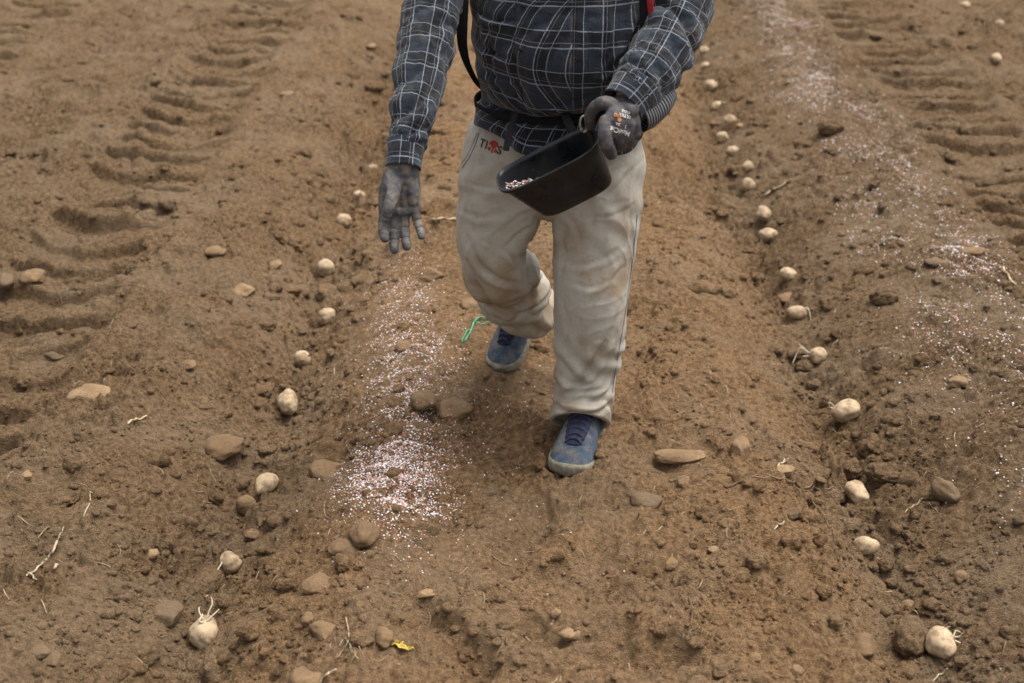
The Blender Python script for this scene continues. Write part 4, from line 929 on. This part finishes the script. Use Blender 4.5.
# creases at the finger joints and across the palm
cre = np.zeros(len(gv))
for q in fing:
    W2 = hmap(np.array(q))
    for j in (1, 2):
        ax = W2[j + 1] - W2[j - 1]; ax /= np.linalg.norm(ax); d = gv - W2[j]; a_ = d @ ax; rad_ = np.linalg.norm(d - np.outer(a_, ax), axis=1); cre -= .0022 * np.exp(-(a_ / .0022)**2) * (rad_ < .019)
gv = gv + gn * (cre + .0012 * fbm3(gv * 60, 2))[:, None]; set_co(gm, gv)
glove = part('glove', gm, None, M_GLOVE)
# pinch of granules leaving the fingers
n = 70; tt = rng.uniform(0, 1, n); src = hmap(np.array([0., .2, .035])); drop = np.column_stack([rng.normal(0, .03, n) + .01 * tt, rng.normal(0, .03, n), -.02 - .55 * tt**1.5]); granules('falling_fertilizer', src + drop, rng.uniform(.0012, .0022, n), 'sparse fertilizer granules falling from the open glove', 'fertilizer')

# ---- gripping glove
def G3(a): return np.array([at(*q) for q in a])
hp2 = [tube(G3([(634, 96, 3.69), (627, 105, 3.66), (622, 113, 3.63)]), [(.053, .036), (.052, .035), (.05, .032)], 24, 5, (.8, 0, .5))]
wr = (627, 106, 3.65)
for q in ((606, 124, 3.585), (615, 133, 3.585), (625, 136, 3.60), (634, 132, 3.625)):
    mid = ((wr[0] * .45 + q[0] * .55), (wr[1] * .45 + q[1] * .55), wr[2] * .45 + q[2] * .55 - .012); hp2.append(tube(G3([wr, mid, q]), [.026, .026, .02], 16, 5))
for pts, r in (([(606, 122, 3.585), (605, 136, 3.56), (608, 147, 3.56), (611, 154, 3.57)], [.02, .0185, .0175, .0158]), ([(615, 131, 3.59), (620, 141, 3.60), (621, 145, 3.635), (616, 146, 3.67)], [.019, .018, .017, .015]),
               ([(625, 132, 3.605), (630, 139, 3.625), (628, 142, 3.665), (621, 142, 3.69)], [.018, .017, .016, .014]), ([(634, 128, 3.63), (637, 134, 3.65), (634, 136, 3.68), (627, 135, 3.70)], [.017, .016, .015, .013]),
               ([(616, 107, 3.63), (604, 103, 3.62), (595.5, 107, 3.63), (590, 116, 3.64), (590, 126, 3.65)], [.021, .019, .0172, .0155, .013])): hp2.append(tube(G3(pts), r, 16, 5))
g2 = fuse(hp2, .0024, 4); gv = get_co(g2); set_co(g2, gv + get_no(g2) * (.0016 * fbm3(gv * 45, 2))[:, None])
glove2 = part('glove', g2, None, M_GLOVE_D)
v, f, u = loft_uv(*px_path([(637, 118, 3.66, 16), (646, 113, 3.68, 16), (657, 104, 3.71, 15), (664, 94, 3.75, 14)]), 32, 6, (.3, 0, 1), lambda t, th: .0012 * np.sin(th * 16) + 0 * t)
part('knit_cuff', new_mesh('knit_cuff', v, f, None, True, u), glove2, M_KNIT)
bpy.context.view_layer.update()
M_WP = plain('pale print', (.62, .6, .57), .7, .2, 200); M_OR = plain('orange print', (.7, .28, .1), .7, .2, 200)
A = 160
def lines(specs, px, py, ang, m, name='lettering'):
    onto(glove2, name, [shift(text_mesh(s, sz, .0002, bo), x, y) for s, x, y, sz, bo in specs], px, py, ang, m)
lines([('MaxiCut', 0, .014, .0175, .0004), ('34-', .013, -.002, .011, .0002), ('3', -.011, -.001, .012, .0003)], 622, 126, A, M_WP)
lines([('ULTRA', .0, -.027, .011, .0004), ('4331B', .0, -.037, .0095, .0003)], 622, 126, A, M_WP)
onto(glove2, 'emblem', [disc_mesh(.0062, .012, -.013, .75, 16), shift(text_mesh('ATG', .011, .0003, .0005), .019, -.022)], 622, 126, A, M_OR)

# ------------------------------------------------------------------ bucket with its harness
BC = at(552, 158, 3.71)
def bucket_plastic():
    k = NT('black plastic'); q = k.pos(); n = k.noise(q, 16, 5, .65); d2 = k.noise(q, 90, 4, .7)
    c = k.mix(k.ramp(n, .35, .7, 0, .6), (.004, .0055, .0075), (.02, .021, .021)); c = k.mix(k.ramp(d2, .66, .74, 0, .45), c, (.22, .22, .21))
    k.set(Base__Color=c, Roughness=k.ramp(n, .3, .7, .22, .5)); k.b.inputs['Specular IOR Level'].default_value = .35; k.bump(d2, .25, .002); return k.m
M_BUCK = bucket_plastic(); M_WEB = plain('black webbing', (.012, .012, .014), .9, .3, 120, .3, .15)
bk = bpy.data.objects.new('bucket', None); C.objects.link(bk); bk.location = [float(q) for q in BC]; tag(bk, 'black plastic half-round bucket slung under the belly and gripped by a glove', 'bucket')
Ru = np.array(Matrix.Rotation(R(-26.5), 3, 'Y') @ Matrix.Rotation(R(9), 3, 'X') @ Matrix.Rotation(R(4), 3, 'Z'))
def bmap(p): return np.asarray(p, float) @ Ru.T
def d_ring(z, a, f_, b_, cx=0, cy=0, n=72):
    "rounded front, flat back: half length a, front depth f_, back depth b_"
    th = np.arange(n) * 2 * np.pi / n; c, s_ = np.cos(th), np.sin(th)
    x = a * np.sign(c) * np.abs(c)**.5; y = np.where(s_ < 0, f_ * np.sign(s_) * np.abs(s_)**.6, b_ * np.sign(s_) * np.abs(s_)**.5); return np.stack([cx + x, cy + y, np.full(n, z)], -1)
rows = [(-.128, .094, .062, .045, .014), (-.1275, .104, .07, .05, .013), (-.122, .109, .075, .053, .012), (-.09, .119, .08, .056, .006), (-.05, .131, .086, .06, -.001), (-.012, .142, .091, .064, -.009), (.0, .146, .093, .066, -.013),
        (.002, .151, .098, .071, -.013), (.009, .152, .099, .072, -.013), (.011, .15, .097, .07, -.013), (.010, .144, .091, .064, -.013), (.0, .142, .089, .062, -.013), (-.05, .127, .082, .056, -.001), (-.09, .115, .076, .052, .006), (-.118, .103, .07, .048, .012), (-.12, .085, .06, .04, .013)]
rg = np.vstack([d_ring(z, a, f_, b_, cx) for z, a, f_, b_, cx in rows]); n = 72
bf_ = grid_faces(len(rows), n) + [list(range(n))[::-1], [(len(rows) - 1) * n + q for q in range(n)]]
shell = new_mesh('shell', bmap(rg), bf_, M_BUCK); fix_normals(shell); link('shell', shell, bk)
def ribbon(name, pts, w, side, m, parent, th=.0025, k=8):
    v, f = tube(pts, [(ww, th) for ww in w], 12, k, side); return link(name, new_mesh(name, v, f, m), parent)
def rel(a): return G3(a) - BC
# waist belt in the fold under the belly
t_ = np.linspace(-2.75, 2.75, 40); wa = np.array([(.115 + .279 * math.sin(q), 4.1 - (.205 if math.cos(q) > 0 else .165) * math.cos(q), 1.058 - .012 * math.cos(q) + .02 * math.sin(q)) for q in t_])
ribbon('waist_belt', wa - BC, [.014] * 40, (0, 0, 1), M_WEB, bk, .003, 2)
ribbon('hanger_strap', rel([(563, 108, 3.88), (568, 122, 3.84), (574, 134, 3.815), (578, 141, 3.81)]), [.013] * 4, (1, 0, 0), M_WEB, bk); ribbon('hanger_strap', rel([(516, 112, 3.87), (512, 125, 3.85), (508, 140, 3.82), (506, 150, 3.8)]), [.009] * 4, (1, 0, 0), M_WEB, bk)
ribbon('shoulder_strap', rel([(468, -70, 3.98), (464, -30, 3.95), (463, 0, 3.93), (462, 28, 3.93), (463, 48, 3.95), (469, 68, 3.99), (480, 86, 4.05), (500, 100, 4.13)]), [.017, .017, .016, .0155, .013, .009, .008, .008], (1, .1, 0), M_WEB, bk, .0022)
M_REDW = plain('red webbing', (.32, .02, .025), .8, .2, 120)
ribbon('red_strap', rel([(640, -60, 3.86), (648, -20, 3.83), (650, 0, 3.825), (651, 14, 3.83)]), [.01, .01, .009, .008], (1, 0, 0), M_REDW, bk); ribbon('shoulder_strap', rel([(632, -60, 3.87), (641, -20, 3.84), (644, 0, 3.835), (644, 30, 3.84), (636, 55, 3.88), (626, 78, 3.9)]), [.014] * 6, (1, 0, 0), M_WEB, bk)
bk_ring = [at(584 + 4.0 * math.sin(a), 124 + 8 * math.cos(a), 3.66) - BC for a in np.linspace(0, 5.6, 14)]
v, f = tube(bk_ring, .003, 10, 3, (0, 1, 0)); link('buckle', new_mesh('buckle', v, f, plain('dull metal', (.28, .26, .22), .5, .3, 80)), bk)
# granules lying in the bucket's low end: level heap
n = 1500; q = rng.uniform(-1, 1, (n * 3, 2)); w = []
for a, b in q:
    x = a * .15; y = b * .085
    if (abs(x) / .15)**3 + (abs(y) / .082)**3 < 1: w.append((x, y, 0))
w = np.array(w)[:n]; Ww = bmap(w) + BC; lev = (bmap([[-.148, -.03, -.008]]) + BC)[0, 2] - .004; nrm = Ru[:, 2]
tt = (lev - Ww[:, 2]) / nrm[2]; Ww = Ww + tt[:, None] * nrm; loc = (Ww - BC) @ Ru; ok = (loc[:, 2] < .004) & (loc[:, 2] > -.115); Ww = Ww[ok]; loc = loc[ok]
fit = 1 + loc[:, 2] * 1.3; ins = (np.abs(loc[:, 0] + loc[:, 2] * -.1) < .152 * fit) & (np.abs(loc[:, 1]) < .084 * fit); Ww = Ww[ins]
Ww[:, 2] += rng.normal(0, .0025, len(Ww)); granules('bucket_fertilizer', Ww, rng.uniform(.0022, .0038, len(Ww)), 'pale fertilizer granules heaped in the low end of the black bucket', 'fertilizer')
